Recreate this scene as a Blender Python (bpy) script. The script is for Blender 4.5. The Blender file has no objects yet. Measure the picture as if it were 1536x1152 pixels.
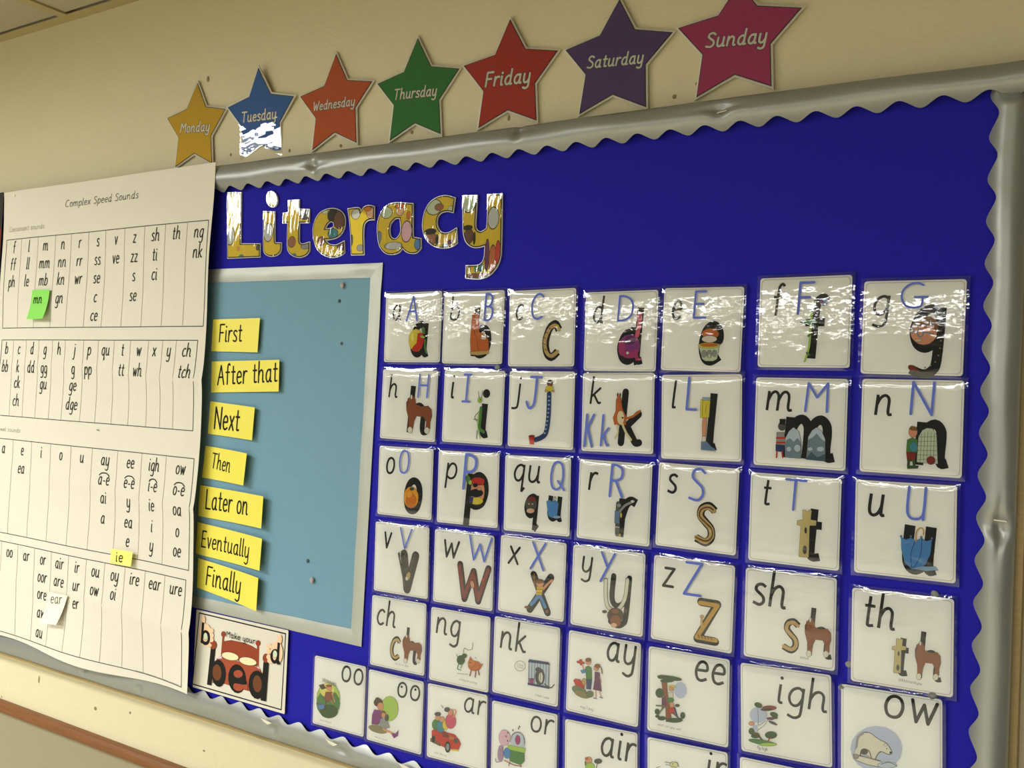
import bpy, bmesh, math, random
from mathutils import Matrix, Vector
from mathutils.geometry import tessellate_polygon
random.seed(4)
scene = bpy.context.scene
C = scene.collection
CAM_Z = 1.72            # eye height; the wall is 1.03 m away along +Y

# ------------------------------------------------------------------ camera, world, exposure
cam = bpy.data.cameras.new('camera'); cam.sensor_width = 36; cam.lens = 36 * 1420 / 1536; cam.clip_start = .02
cam_o = bpy.data.objects.new('camera', cam); C.objects.link(cam_o)
def rot(ax, a):
    return Matrix.Rotation(a, 3, ax)
R = rot('Y', -0.56739349) @ rot('X', 0.01835648) @ rot('Z', -0.04333627)   # x right, y down, z forward
cols = [R @ Vector(v) for v in ((1, 0, 0), (0, -1, 0), (0, 0, -1))]
cols = [Vector((c.x, c.z, -c.y)) for c in cols]
M = Matrix((cols[0], cols[1], cols[2])).transposed().to_4x4()
M.translation = (0, 0, CAM_Z)
cam_o.matrix_world = M
scene.camera = cam_o
scene.view_settings.view_transform = 'Standard'; scene.view_settings.look = 'None'
scene.view_settings.gamma = 1; scene.view_settings.use_curve_mapping = False
scene.view_settings.exposure = 0.46
LAMP = 19.0             # brightness of the ceiling light panels
WORLD = .03
w = bpy.data.worlds.new('world'); scene.world = w; w.use_nodes = True
w.node_tree.nodes['Background'].inputs[0].default_value = (1, .98, .92, 1)
w.node_tree.nodes['Background'].inputs[1].default_value = WORLD

# ------------------------------------------------------------------ colours and materials
def lin(c):
    return tuple(((v / 255 / 12.92) if v <= 10 else ((v / 255 + .055) / 1.055) ** 2.4) for v in c) + (1,)
COL = dict(ink=(44, 42, 36), ink2=(30, 28, 26), blk=(30, 30, 26), mk=(34, 32, 26), fnt=(128, 124, 112), pen=(92, 108, 190), lgt=(238, 235, 218),
 ye=(226, 208, 70), lye=(238, 228, 120), lye2=(228, 224, 170), re=(206, 52, 36), dre=(140, 48, 36), gr=(84, 140, 66), lg=(178, 208, 92), gn=(58, 92, 48),
 br=(150, 84, 46), db=(78, 50, 30), hb=(138, 96, 48), hbd=(86, 62, 46), hb2=(150, 110, 60), iv=(232, 226, 206), cr=(232, 222, 176), ta=(204, 172, 110), tow=(208, 192, 130),
 sk=(224, 160, 120), sk2=(170, 112, 82), lsk=(234, 190, 150), lsk2=(238, 198, 160), brf=(120, 78, 56), nav=(48, 66, 112), sky=(150, 184, 212), blu=(86, 146, 200),
 teal=(72, 146, 160), pu=(140, 60, 130), dpu=(110, 44, 104), mag=(176, 60, 116), pk=(214, 96, 120), lpk=(232, 190, 200), gpk=(180, 150, 176), mpu=(118, 62, 104),
 olv=(150, 142, 96), gyg=(120, 128, 92), gy=(158, 158, 150), lgy=(206, 208, 202), gyd=(88, 86, 78), gyb=(66, 62, 52), gyb2=(98, 98, 88), blg=(112, 138, 170), pg=(206, 216, 184), ice=(200, 212, 218),
 gbl=(128, 148, 156), dgb=(76, 100, 110), pbl=(196, 204, 222), org=(238, 168, 44), dor=(216, 128, 40), gol=(204, 158, 56), brn2=(110, 80, 50), rust=(164, 78, 52),
 bed=(146, 66, 40), dbr=(112, 66, 38), s1=(216, 176, 30), s2=(30, 104, 178), s3=(206, 92, 36), s4=(30, 136, 56), s5=(196, 36, 32), s6=(92, 60, 130), s7=(188, 42, 112))
COL['or'] = (204, 112, 48)
MATS = {}
def principled(name, rgb, rough=.7, metal=0, spec=.3):
    m = bpy.data.materials.new(name); m.use_nodes = True
    b = m.node_tree.nodes['Principled BSDF']
    b.inputs['Base Color'].default_value = lin(rgb); b.inputs['Roughness'].default_value = rough
    b.inputs['Metallic'].default_value = metal; b.inputs['Specular IOR Level'].default_value = spec
    return m
def mat(key):
    if key not in MATS: MATS[key] = principled('print_' + key, COL[key], .75, 0, .15)
    return MATS[key]
def nodes(m): return m.node_tree.nodes, m.node_tree.links
def add_noise(m, scale, amount, bump=0, detail=4, stretch=None, rough=None):
    """colour mottling of +-amount and a fine relief"""
    N, L = nodes(m); b = N['Principled BSDF']
    tc = N.new('ShaderNodeTexCoord'); n = N.new('ShaderNodeTexNoise'); n.inputs['Scale'].default_value = scale; n.inputs['Detail'].default_value = detail
    src = tc.outputs['Object']
    if stretch:
        mp = N.new('ShaderNodeMapping'); mp.inputs['Scale'].default_value = stretch; L.new(src, mp.inputs[0]); src = mp.outputs[0]
    L.new(src, n.inputs['Vector'])
    col = b.inputs['Base Color'].default_value[:]
    mx = N.new('ShaderNodeMixRGB'); mx.inputs[1].default_value = tuple(c * (1 - amount) for c in col[:3]) + (1,)
    mx.inputs[2].default_value = tuple(min(1, c * (1 + amount)) for c in col[:3]) + (1,)
    L.new(n.outputs[0], mx.inputs[0]); L.new(mx.outputs[0], b.inputs['Base Color'])
    if bump:
        bp = N.new('ShaderNodeBump'); bp.inputs['Strength'].default_value = 1; bp.inputs['Distance'].default_value = bump
        L.new(n.outputs[0], bp.inputs['Height']); L.new(bp.outputs[0], b.inputs['Normal'])
    return m
WALL = add_noise(principled('cream_wall_paint', (210, 200, 164), .55, 0, .3), 220, .05, .0003)
WALL_LOW = add_noise(principled('grey_lower_wall_paint', (146, 137, 108), .6), 300, .08, .0002)
CEIL = add_noise(principled('ceiling_tile_white', (178, 170, 146), .9), 260, .07, .0004)
BAR = principled('ceiling_grid_metal', (176, 160, 116), .5)
WOOD = add_noise(principled('varnished_rail_wood', (122, 76, 38), .4), 40, .3, .0002, 4, (.6, 8, 8))
FRAME = add_noise(principled('board_frame_wood', (158, 136, 88), .5), 40, .2, 0, 4, (1, 8, 8))
FLOOR = add_noise(principled('floor_carpet', (58, 56, 52), .95), 80, .2)
BLUE = add_noise(principled('blue_backing_paper', (34, 31, 158), .82, 0, .12), 420, .10, .00006)
PAPER = add_noise(principled('card_white', (250, 249, 240), .7, 0, .2), 60, .02)
CHARTP = add_noise(principled('chart_paper', (218, 211, 194), .7, 0, .2), 30, .02)
SKYPAPER = add_noise(principled('light_blue_sugar_paper', (116, 154, 172), .85, 0, .1), 160, .05, .00008)
YELLOW = add_noise(principled('fluorescent_yellow_card', (236, 222, 84), .45, 0, .4), 60, .02)
BACKW = principled('white_paper_back', (222, 216, 196), .7)
TACK = add_noise(principled('old_putty', (140, 128, 94), .8), 300, .2)
TACKG = principled('grey_putty', (128, 130, 128), .7)
PIN = principled('pale_pin', (176, 160, 158), .5)
STEEL = principled('staple_steel', (210, 205, 190), .3, 1)
def silver(name, rgb, rough=.42):
    m = principled(name, rgb, rough, .45, .5)
    N, L = nodes(m); b = N['Principled BSDF']
    tc = N.new('ShaderNodeTexCoord'); n = N.new('ShaderNodeTexNoise'); n.inputs['Scale'].default_value = 9; n.inputs['Detail'].default_value = 2
    bp = N.new('ShaderNodeBump'); bp.inputs['Distance'].default_value = .006; bp.inputs['Strength'].default_value = .6
    L.new(tc.outputs['Object'], n.inputs['Vector']); L.new(n.outputs[0], bp.inputs['Height']); L.new(bp.outputs[0], b.inputs['Normal'])
    return m
SILVER = silver('silver_border_roll', (152, 153, 146), .38)
SILVER_LIT = silver('silver_paper_lit', (176, 178, 168), .5)  # same silver paper as the roll; the light on it is in the paler colour
def film(name, scale, dist, haze, stretch=(1, 1, 1), rotz=0, detail=3, rough=.05):
    m = bpy.data.materials.new(name); m.use_nodes = True; N, L = nodes(m); N.clear()
    out = N.new('ShaderNodeOutputMaterial'); tr = N.new('ShaderNodeBsdfTransparent'); gl = N.new('ShaderNodeBsdfGlossy'); df = N.new('ShaderNodeBsdfDiffuse')
    gl.inputs['Roughness'].default_value = rough; df.inputs['Color'].default_value = (.8, .8, .78, 1)
    fr = N.new('ShaderNodeFresnel'); fr.inputs['IOR'].default_value = 1.6     # front and back face of the pouch together
    a = N.new('ShaderNodeMixShader'); a.inputs[0].default_value = haze; b = N.new('ShaderNodeMixShader')
    L.new(tr.outputs[0], a.inputs[1]); L.new(df.outputs[0], a.inputs[2])
    L.new(fr.outputs[0], b.inputs[0]); L.new(a.outputs[0], b.inputs[1]); L.new(gl.outputs[0], b.inputs[2]); L.new(b.outputs[0], out.inputs[0])
    tc = N.new('ShaderNodeTexCoord'); oi = N.new('ShaderNodeObjectInfo'); mp = N.new('ShaderNodeMapping'); mp.inputs['Scale'].default_value = stretch
    mp.inputs['Rotation'].default_value = (0, rotz, 0)
    n = N.new('ShaderNodeTexNoise'); n.noise_dimensions = '4D'; n.inputs['Scale'].default_value = scale; n.inputs['Detail'].default_value = detail; n.inputs['Roughness'].default_value = .55
    mul = N.new('ShaderNodeMath'); mul.operation = 'MULTIPLY'; mul.inputs[1].default_value = 60
    L.new(oi.outputs['Random'], mul.inputs[0]); L.new(mul.outputs[0], n.inputs['W'])
    L.new(tc.outputs['Object'], mp.inputs[0]); L.new(mp.outputs[0], n.inputs['Vector'])
    bp = N.new('ShaderNodeBump'); bp.inputs['Distance'].default_value = dist; bp.inputs['Strength'].default_value = 1
    L.new(n.outputs[0], bp.inputs['Height'])
    L.new(bp.outputs[0], gl.inputs['Normal']); L.new(bp.outputs[0], fr.inputs['Normal'])
    return m
FILM = film('laminate_film_clear', 34, .0006, .012, (1, 1, 1.6), .25, 2.5, .04)
FILM_STAR = film('laminate_film_star', 26, .0008, .02, (1, 1, 1.6), .3, 1.5, .03)
FILM_LETTER = film('laminate_film_crinkled', 75, .0006, .01, (2.6, 1, .5), .5, 1, .04)
GLOSSP = principled('laminate_margin', (226, 220, 200), .25, 0, .6)
EMIT = bpy.data.materials.new('ceiling_light_diffuser'); EMIT.use_nodes = True
N, L = nodes(EMIT); N.clear(); e_ = N.new('ShaderNodeEmission'); o_ = N.new('ShaderNodeOutputMaterial'); L.new(e_.outputs[0], o_.inputs[0])
e_.inputs[0].default_value = (.97, 1, 1, 1); e_.inputs[1].default_value = LAMP

# ------------------------------------------------------------------ mesh helpers
def add_obj(name, verts, faces, mats, parent=None, midx=None, loc=None, smooth_=False):
    me = bpy.data.meshes.new(name); me.from_pydata(verts, [], faces)
    for m in (mats if isinstance(mats, (list, tuple)) else [mats]): me.materials.append(m)
    if midx: me.polygons.foreach_set('material_index', midx)
    if smooth_: me.polygons.foreach_set('use_smooth', [True] * len(faces))
    me.update()
    o = bpy.data.objects.new(name, me); C.objects.link(o)
    if parent: o.parent = parent
    if loc: o.location = loc
    return o
def tag(o, label, cat, group=None):
    o['label'] = label; o['category'] = cat
    if group: o['group'] = group
    return o
def thing(name, label, cat, loc, ang=0, group=None, lean=(0, 0)):
    o = bpy.data.objects.new(name, None); C.objects.link(o); o.empty_display_size = .02
    o.location = loc; o.rotation_euler = (math.radians(lean[0]), -math.radians(ang), math.radians(lean[1]))
    return tag(o, label, cat, group)
def struct(o):
    o['kind'] = 'structure'; return o
def box(x0, x1, y0, y1, z0, z1):
    v = [(x, y, z) for x in (x0, x1) for y in (y0, y1) for z in (z0, z1)]
    return v, [(0, 1, 3, 2), (4, 6, 7, 5), (0, 4, 5, 1), (2, 3, 7, 6), (0, 2, 6, 4), (1, 5, 7, 3)]
def boxes(l):
    V, F = [], []
    for b in l:
        v, f = box(*b); n = len(V); V += v; F += [tuple(i + n for i in q) for q in f]
    return V, F
def tess(loops):
    tri = tessellate_polygon([[Vector((p[0], p[1], 0)) for p in l] for l in loops])
    return [tuple(t) for t in tri]
def plate(loops, yf, yb=None, fn=None):
    """flat shape (outer loop + holes, x/z pairs) with a front at yf and sides back to yb"""
    pts_ = [p for l in loops for p in l]
    V = [(p[0], yf, p[1]) for p in pts_]; F = []
    for t in tess(loops):
        a, b, c = (pts_[i] for i in t)
        cr = (b[0]-a[0])*(c[1]-a[1]) - (b[1]-a[1])*(c[0]-a[0])
        F.append(t if cr > 0 else t[::-1])
    if yb is not None:
        n = len(V); V += [(p[0], yb, p[1]) for p in pts_]
        F += [tuple(i + n for i in f[::-1]) for f in F]
        k = 0
        for l in loops:
            m = len(l)
            for i in range(m):
                a, b = k + i, k + (i + 1) % m; F.append((a, a + n, b + n, b))
            k += m
    return V, F
def area(l): return sum(l[i-1][0] * l[i][1] - l[i][0] * l[i-1][1] for i in range(len(l))) / 2
def offset(l, d, lim=2.5):
    s = 1 if area(l) > 0 else -1; out = []; n = len(l)
    for i in range(n):
        a, b, c = Vector(l[i-1]), Vector(l[i]), Vector(l[(i+1) % n])
        u = (b - a).normalized(); v = (c - b).normalized()
        n1 = Vector((u.y, -u.x)) * s; n2 = Vector((v.y, -v.x)) * s
        h = n1 + n2
        if h.length < 1e-4: h = n1
        h.normalize(); k = min(lim, 1 / max(.2, h.dot(n1)))
        out.append(tuple(b + h * d * k))
    return out
def rounded(w, h, r, n=4):
    o = []
    for cx, cz, a0 in ((w/2-r, h/2-r, 0), (-w/2+r, h/2-r, 90), (-w/2+r, -h/2+r, 180), (w/2-r, -h/2+r, 270)):
        for k in range(n + 1):
            a = math.radians(a0 + 90 * k / n); o.append((cx + r * math.cos(a), cz + r * math.sin(a)))
    return o
def soft_loop(l, n=4, corner=48):
    """rounds the runs between sharp corners of a traced outline"""
    m = len(l); sharp = []
    for i in range(m):
        a, b, c = Vector(l[i-1]), Vector(l[i]), Vector(l[(i+1) % m])
        sharp.append(math.degrees((b - a).angle(c - b, 0)) > corner)
    out = []
    for i in range(m):
        b, c = l[i], l[(i+1) % m]
        a = b if sharp[i] else l[i-1]; d = c if sharp[(i+1) % m] else l[(i+2) % m]
        if sharp[i] and sharp[(i+1) % m]: out.append(b); continue
        for k in range(n):
            t = k / n
            out.append(tuple(.5 * (2*b[j] + (c[j]-a[j])*t + (2*a[j]-5*b[j]+4*c[j]-d[j])*t*t + (3*b[j]-a[j]-3*c[j]+d[j])*t**3) for j in (0, 1)))
    return out

# Pen-stroke alphabet: x-height 1, ascender 1.7, capitals 1.6, descender -0.65.
# glyph = advance width, then strokes; each stroke is a run of x,y pairs smoothed through its points ('|' marks a hard corner).
GLYPHS = {
'a': (.78, ".62,.84 .42,1 .16,.86 .03,.48 .12,.12 .32,0 .5,.13 .62,.45", ".62,1 .62,.2 .68,.02 .78,.03"),
'b': (.68, ".04,1.7 .04,0", ".04,.5 .2,.9 .4,1 .59,.84 .66,.48 .56,.12 .34,0 .16,.06 .04,.2"),
'c': (.62, ".6,.86 .42,1 .17,.87 .03,.48 .14,.12 .38,0 .62,.14"),
'd': (.78, ".62,.84 .42,1 .16,.86 .03,.48 .12,.12 .32,0 .5,.13 .62,.45", ".62,1.7 .62,.2 .68,.02 .78,.03"),
'e': (.64, ".05,.52 .35,.54 .6,.58 .57,.85 .36,1 .13,.86 .03,.46 .14,.1 .36,0 .62,.12"),
'f': (.58, ".56,1.6 .44,1.7 .3,1.6 .25,1.3 .25,0", ".02,1 .5,1"),
'g': (.66, ".62,.84 .42,1 .16,.86 .03,.48 .12,.12 .32,0 .5,.13 .62,.45", ".62,1 .62,-.3 .52,-.58 .32,-.66 .06,-.56"),
'h': (.8, ".04,1.7 .04,0", ".04,.5 .18,.86 .4,1 .58,.86 .62,.6 .62,.2 .68,.02 .8,.03"),
'i': (.2, ".04,1 .04,.2 .1,.02 .2,.03", ".06,1.38 .06,1.42"),
'j': (.34, ".3,1 .3,-.35 .2,-.6 -.02,-.62", ".3,1.38 .3,1.42"),
'k': (.64, ".04,1.7 .04,0", ".56,.98 .08,.45", ".2,.56 .42,.2 .54,.03 .66,.04"),
'l': (.2, ".04,1.7 .04,.22 .1,.02 .22,.04"),
'm': (1.2, ".04,1 .04,0", ".04,.5 .17,.88 .34,1 .49,.86 .53,.6 .53,0", ".53,.5 .66,.88 .83,1 .98,.86 1.02,.6 1.02,.2 1.08,.02 1.2,.03"),
'n': (.8, ".04,1 .04,0", ".04,.5 .18,.86 .4,1 .58,.86 .62,.6 .62,.2 .68,.02 .8,.03"),
'o': (.66, ".33,1 .12,.87 .03,.5 .12,.12 .33,0 .55,.12 .64,.5 .55,.87 .33,1"),
'p': (.68, ".04,1 .04,-.65", ".04,.5 .2,.9 .4,1 .59,.84 .66,.48 .56,.12 .34,0 .16,.06 .04,.2"),
'q': (.72, ".62,.84 .42,1 .16,.86 .03,.48 .12,.12 .32,0 .5,.13 .62,.45", ".62,1 .62,-.65", ".62,-.65 .78,-.42"),
'r': (.5, ".04,1 .04,0", ".04,.5 .16,.86 .34,1 .52,.96"),
's': (.56, ".53,.9 .34,1 .12,.92 .08,.72 .27,.55 .48,.38 .52,.15 .34,0 .03,.08"),
't': (.5, ".22,1.45 .22,.25 .28,.03 .5,.05", ".02,1 .48,1"),
'u': (.78, ".04,1 .04,.35 .12,.08 .3,0 .5,.14 .62,.48", ".62,1 .62,.2 .68,.02 .78,.03"),
'v': (.6, ".02,1 .3,0", ".3,0 .58,1"),
'w': (.9, ".02,1 .24,0", ".24,0 .45,.85", ".45,.85 .66,0", ".66,0 .88,1"),
'x': (.62, ".04,1 .6,0", ".6,1 .02,0"),
'y': (.66, ".04,1 .04,.35 .12,.08 .3,0 .5,.14 .62,.48", ".62,1 .62,-.3 .52,-.58 .32,-.66 .08,-.56"),
'z': (.6, ".04,1 .56,1", ".56,1 .03,.02", ".03,.02 .6,.02"),
'-': (.45, ".05,.5 .4,.5"), '?': (.5, ".05,1.3 .2,1.55 .42,1.5 .46,1.2 .25,.85 .23,.45", ".22,.04 .24,.04"), ' ': (.35,),
'A': (.9, ".02,0 .45,1.6", ".45,1.6 .9,0", ".16,.62 .74,.62"),
'B': (.8, ".05,1.6 .05,0", ".05,1.6 .4,1.58 .64,1.42 .62,1.05 .4,.86 .05,.85", ".4,.86 .7,.72 .76,.4 .6,.08 .35,0 .05,0"),
'C': (.9, ".88,1.42 .62,1.6 .3,1.48 .08,1.1 .06,.6 .22,.15 .52,0 .88,.14"),
'D': (.9, ".05,1.6 .05,0", ".05,1.6 .42,1.56 .76,1.28 .86,.8 .76,.3 .42,.04 .05,0"),
'E': (.75, ".05,1.6 .05,0", ".05,1.6 .68,1.6", ".05,.84 .58,.84", ".05,0 .75,0"),
'F': (.72, ".05,1.6 .05,0", ".05,1.6 .72,1.6", ".05,.84 .58,.84"),
'G': (1.05, ".85,1.45 .6,1.6 .28,1.48 .07,1.1 .05,.6 .22,.15 .52,0 .82,.12 .86,.62", ".55,.68 1.05,.68"),
'H': (.85, ".05,1.6 .05,0", ".8,1.6 .8,0", ".05,.85 .8,.85"),
'I': (.55, ".28,1.6 .28,0", ".02,1.6 .53,1.6", ".02,0 .53,0"),
'J': (.8, ".55,1.6 .52,.4 .4,.06 .2,0 .03,.3", ".2,1.6 .85,1.6"),
'K': (.8, ".05,1.6 .05,0", ".76,1.6 .08,.75", ".22,.92 .8,0"),
'L': (.75, ".05,1.6 .05,0", ".05,0 .75,0"),
'M': (1.1, ".05,0 .1,1.6", ".1,1.6 .55,.8", ".55,.8 1,1.6", "1,1.6 1.05,0"),
'N': (.95, ".05,0 .05,1.6", ".05,1.6 .88,0", ".88,0 .88,1.6"),
'O': (.85, ".42,1.6 .15,1.42 .04,.8 .15,.18 .42,0 .7,.18 .81,.8 .7,1.42 .42,1.6"),
'P': (.8, ".05,1.6 .05,0", ".05,1.6 .42,1.58 .72,1.4 .72,1 .42,.8 .05,.8"),
'Q': (.95, ".42,1.6 .15,1.42 .04,.8 .15,.18 .42,0 .7,.18 .81,.8 .7,1.42 .42,1.6", ".5,.5 .95,0"),
'R': (.85, ".05,1.6 .05,0", ".05,1.6 .42,1.58 .72,1.4 .72,1 .42,.82 .05,.8", ".35,.82 .85,0"),
'S': (.85, ".78,1.42 .52,1.6 .2,1.5 .14,1.18 .4,.92 .7,.66 .76,.3 .5,.02 .05,.1"),
'T': (.95, ".45,1.6 .45,0", ".02,1.6 .93,1.6"),
'U': (.85, ".05,1.6 .05,.45 .18,.08 .42,0 .68,.1 .78,.45 .78,1.6", ".78,.4 .78,0"),
'V': (.85, ".03,1.6 .42,0", ".42,0 .82,1.6"),
'W': (1.2, ".03,1.6 .33,0", ".33,0 .6,1.1", ".6,1.1 .88,0", ".88,0 1.18,1.6"),
'X': (.85, ".04,1.6 .82,0", ".82,1.6 .02,0"),
'Y': (.85, ".04,1.6 .42,.85", ".82,1.6 .1,0"),
'Z': (.85, ".05,1.6 .8,1.6", ".8,1.6 .05,.02", ".05,.02 .85,.02"),
}
GAP = .26
def text_width(s, gap=GAP):
    return sum(GLYPHS[c][0] for c in s) + gap * (len(s) - 1)
def smooth(pts, n=4):
    """a curve through the points (Catmull-Rom); two points stay a straight line"""
    if len(pts) < 3: return pts
    closed = pts[0] == pts[-1]
    P = ([pts[-2]] + pts + [pts[1]]) if closed else ([pts[0]] + pts + [pts[-1]])
    out = []
    for i in range(1, len(P) - 2):
        a, b, c, d = P[i-1], P[i], P[i+1], P[i+2]
        for k in range(n):
            t = k / n
            out.append(tuple(.5 * (2*b[j] + (c[j]-a[j])*t + (2*a[j]-5*b[j]+4*c[j]-d[j])*t*t + (3*b[j]-a[j]-3*c[j]+d[j])*t**3) for j in (0, 1)))
    out.append(P[-2])
    return out

def ribbon(pl, wd, cap='round'):
    """polygon strip of width wd along a run of points -> verts (x,z), faces"""
    q = [pl[0]]
    for p in pl[1:]:
        if (p[0]-q[-1][0])**2 + (p[1]-q[-1][1])**2 > 1e-10: q.append(p)
    if len(q) < 2: q.append((q[0][0], q[0][1] + 1e-4))
    closed = len(q) > 3 and abs(q[0][0]-q[-1][0]) + abs(q[0][1]-q[-1][1]) < 1e-7
    r = wd / 2; V, F = [], []; n = len(q)
    def d(a, b):
        v = Vector((b[0]-a[0], b[1]-a[1])); v.normalize(); return v
    for i in range(n):
        if closed: u = d(q[i-1] if i else q[-2], q[i]); v = d(q[i], q[i+1] if i < n-1 else q[1])
        else: u = d(q[max(i-1, 0)], q[max(i, 1)]); v = d(q[min(i, n-2)], q[min(i+1, n-1)])
        t = u + v
        if t.length < 1e-3: t = u
        t.normalize(); nn = Vector((-t.y, t.x)); k = min(1.6, 1 / max(.3, nn.dot(Vector((-u.y, u.x)))))
        x, z = q[i]
        if cap == 'flat' and not closed:
            if i == 0: x -= u.x * r * .35; z -= u.y * r * .35
            if i == n-1: x += u.x * r * .35; z += u.y * r * .35
        V += [(x + nn.x*r*k, z + nn.y*r*k), (x - nn.x*r*k, z - nn.y*r*k)]
        if i: F.append((2*i-2, 2*i-1, 2*i+1, 2*i))
    if cap == 'round' and not closed:
        for e, s in ((0, -1), (n-1, 1)):
            t = d(q[0], q[1]) if e == 0 else d(q[-2], q[-1]); a0 = math.atan2(t.y, t.x) * 1 + (math.pi if e == 0 else 0)
            k = len(V); V += [(q[e][0] + r*math.cos(a0 + b), q[e][1] + r*math.sin(a0 + b)) for b in (-1.57, -.94, -.31, .31, .94, 1.57)]
            F.append(tuple(range(k, k + 6)))
    return V, F
ROUND = set('vwzkyAMNVWZxKX')
NO_LINE = {'pbl', 'lye', 'blk', 'gbl', 'dgb', 'olv', 'hbd', 'gyd', 'lsk2'}
INK_LINE = principled('drawn_outline', (70, 60, 50))
class Art:
    """flat printed shapes laid over each other, seen from -Y; origin and tilt make them local to their sheet"""
    def __init__(s, c=(0, 0), ang=0, step=.00003, y0=0, fn=None, line=0):
        s.line = line
        s.c = c; a = -math.radians(ang); s.ca, s.sa = math.cos(a), math.sin(a)
        s.V, s.F, s.mi, s.m, s.y, s.step, s.fn = [], [], [], [], y0, step, fn
    def loc(s, x, z):
        x -= s.c[0]; z -= s.c[1]; return (x*s.ca - z*s.sa, x*s.sa + z*s.ca)
    def put(s, V, F, m, local=False):
        if m not in s.m: s.m.append(m)
        k = s.m.index(m); n = len(s.V); s.y -= s.step
        P = V if local else [s.loc(*p) for p in V]
        s.V += [(p[0], s.y + (s.fn(*p) if s.fn else 0), p[1]) for p in P]
        s.F += [tuple(i + n for i in f) for f in F]; s.mi += [k] * len(F)
    def text(s, t):
        _, st, x, z, h, sx, shear, pen, col, ang = t
        x, z, h = x/1e4, z/1e4, h/1e5; a = math.radians(ang); ca, sa = math.cos(a), math.sin(a); cx = 0
        m = mat(col)
        for ch in st:
            g = GLYPHS[ch]
            for run in g[1:]:
                q = [tuple(float(v) for v in p.split(',')) for p in run.split()]
                q = smooth(q)
                pl = []
                for gx, gz in q:
                    u, v = (cx + gx) * h * sx + shear * gz * h, gz * h
                    pl.append((x + u*ca - v*sa, z + u*sa + v*ca))
                printed = col in ('ink', 'blk')
                if abs(q[0][1] - q[-1][1]) < .06 and len(q) == 2 and abs(q[0][0] - q[-1][0]) < .06:    # a dot
                    r_ = pen * h * .62; s.put([(pl[0][0] + r_*math.cos(k*.5236), pl[0][1] + r_*math.sin(k*.5236)) for k in range(12)], [tuple(range(12))], m); continue
                V, F = ribbon(pl, pen * h, 'flat' if printed and ch not in ROUND else 'round')
                s.put(V, F, m); s.y += s.step * .9
            cx += g[0] + GAP
        s.y -= s.step
    def shape(s, e):
        k = e[0]
        if k == 'T': s.text(e)
        elif k == 'E':
            _, cx, cz, ax, az, bx, bz, col = e; n = 16
            V = [(cx/1e4 + (ax*math.cos(2*math.pi*i/n) + bx*math.sin(2*math.pi*i/n))/1e5, cz/1e4 + (az*math.cos(2*math.pi*i/n) + bz*math.sin(2*math.pi*i/n))/1e5) for i in range(n)]
            if s.line and col not in NO_LINE:
                s.put(offset(V, s.line), [tuple(range(n))], INK_LINE)
            s.put(V, [tuple(range(n))], mat(col))
        elif k == 'P':
            q = [(e[i]/1e4, e[i+1]/1e4) for i in range(2, len(e), 2)]
            if s.line and e[1] not in NO_LINE:
                o = offset(q, s.line, 1.6); s.put(o, tess([o]), INK_LINE)
            s.put(q, tess([q]), mat(e[1]))
        elif k == 'S':
            q = [(e[i]/1e4, e[i+1]/1e4) for i in range(3, len(e), 2)]
            V, F = ribbon(smooth(q, 3), e[2]/1e5, 'round'); s.put(V, F, mat(e[1]))
        return s
    def all(s, l):
        for e in l: s.shape(e)
        return s
    def build(s, name, parent):
        return add_obj(name, s.V, s.F, s.m, parent, s.mi)

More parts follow.
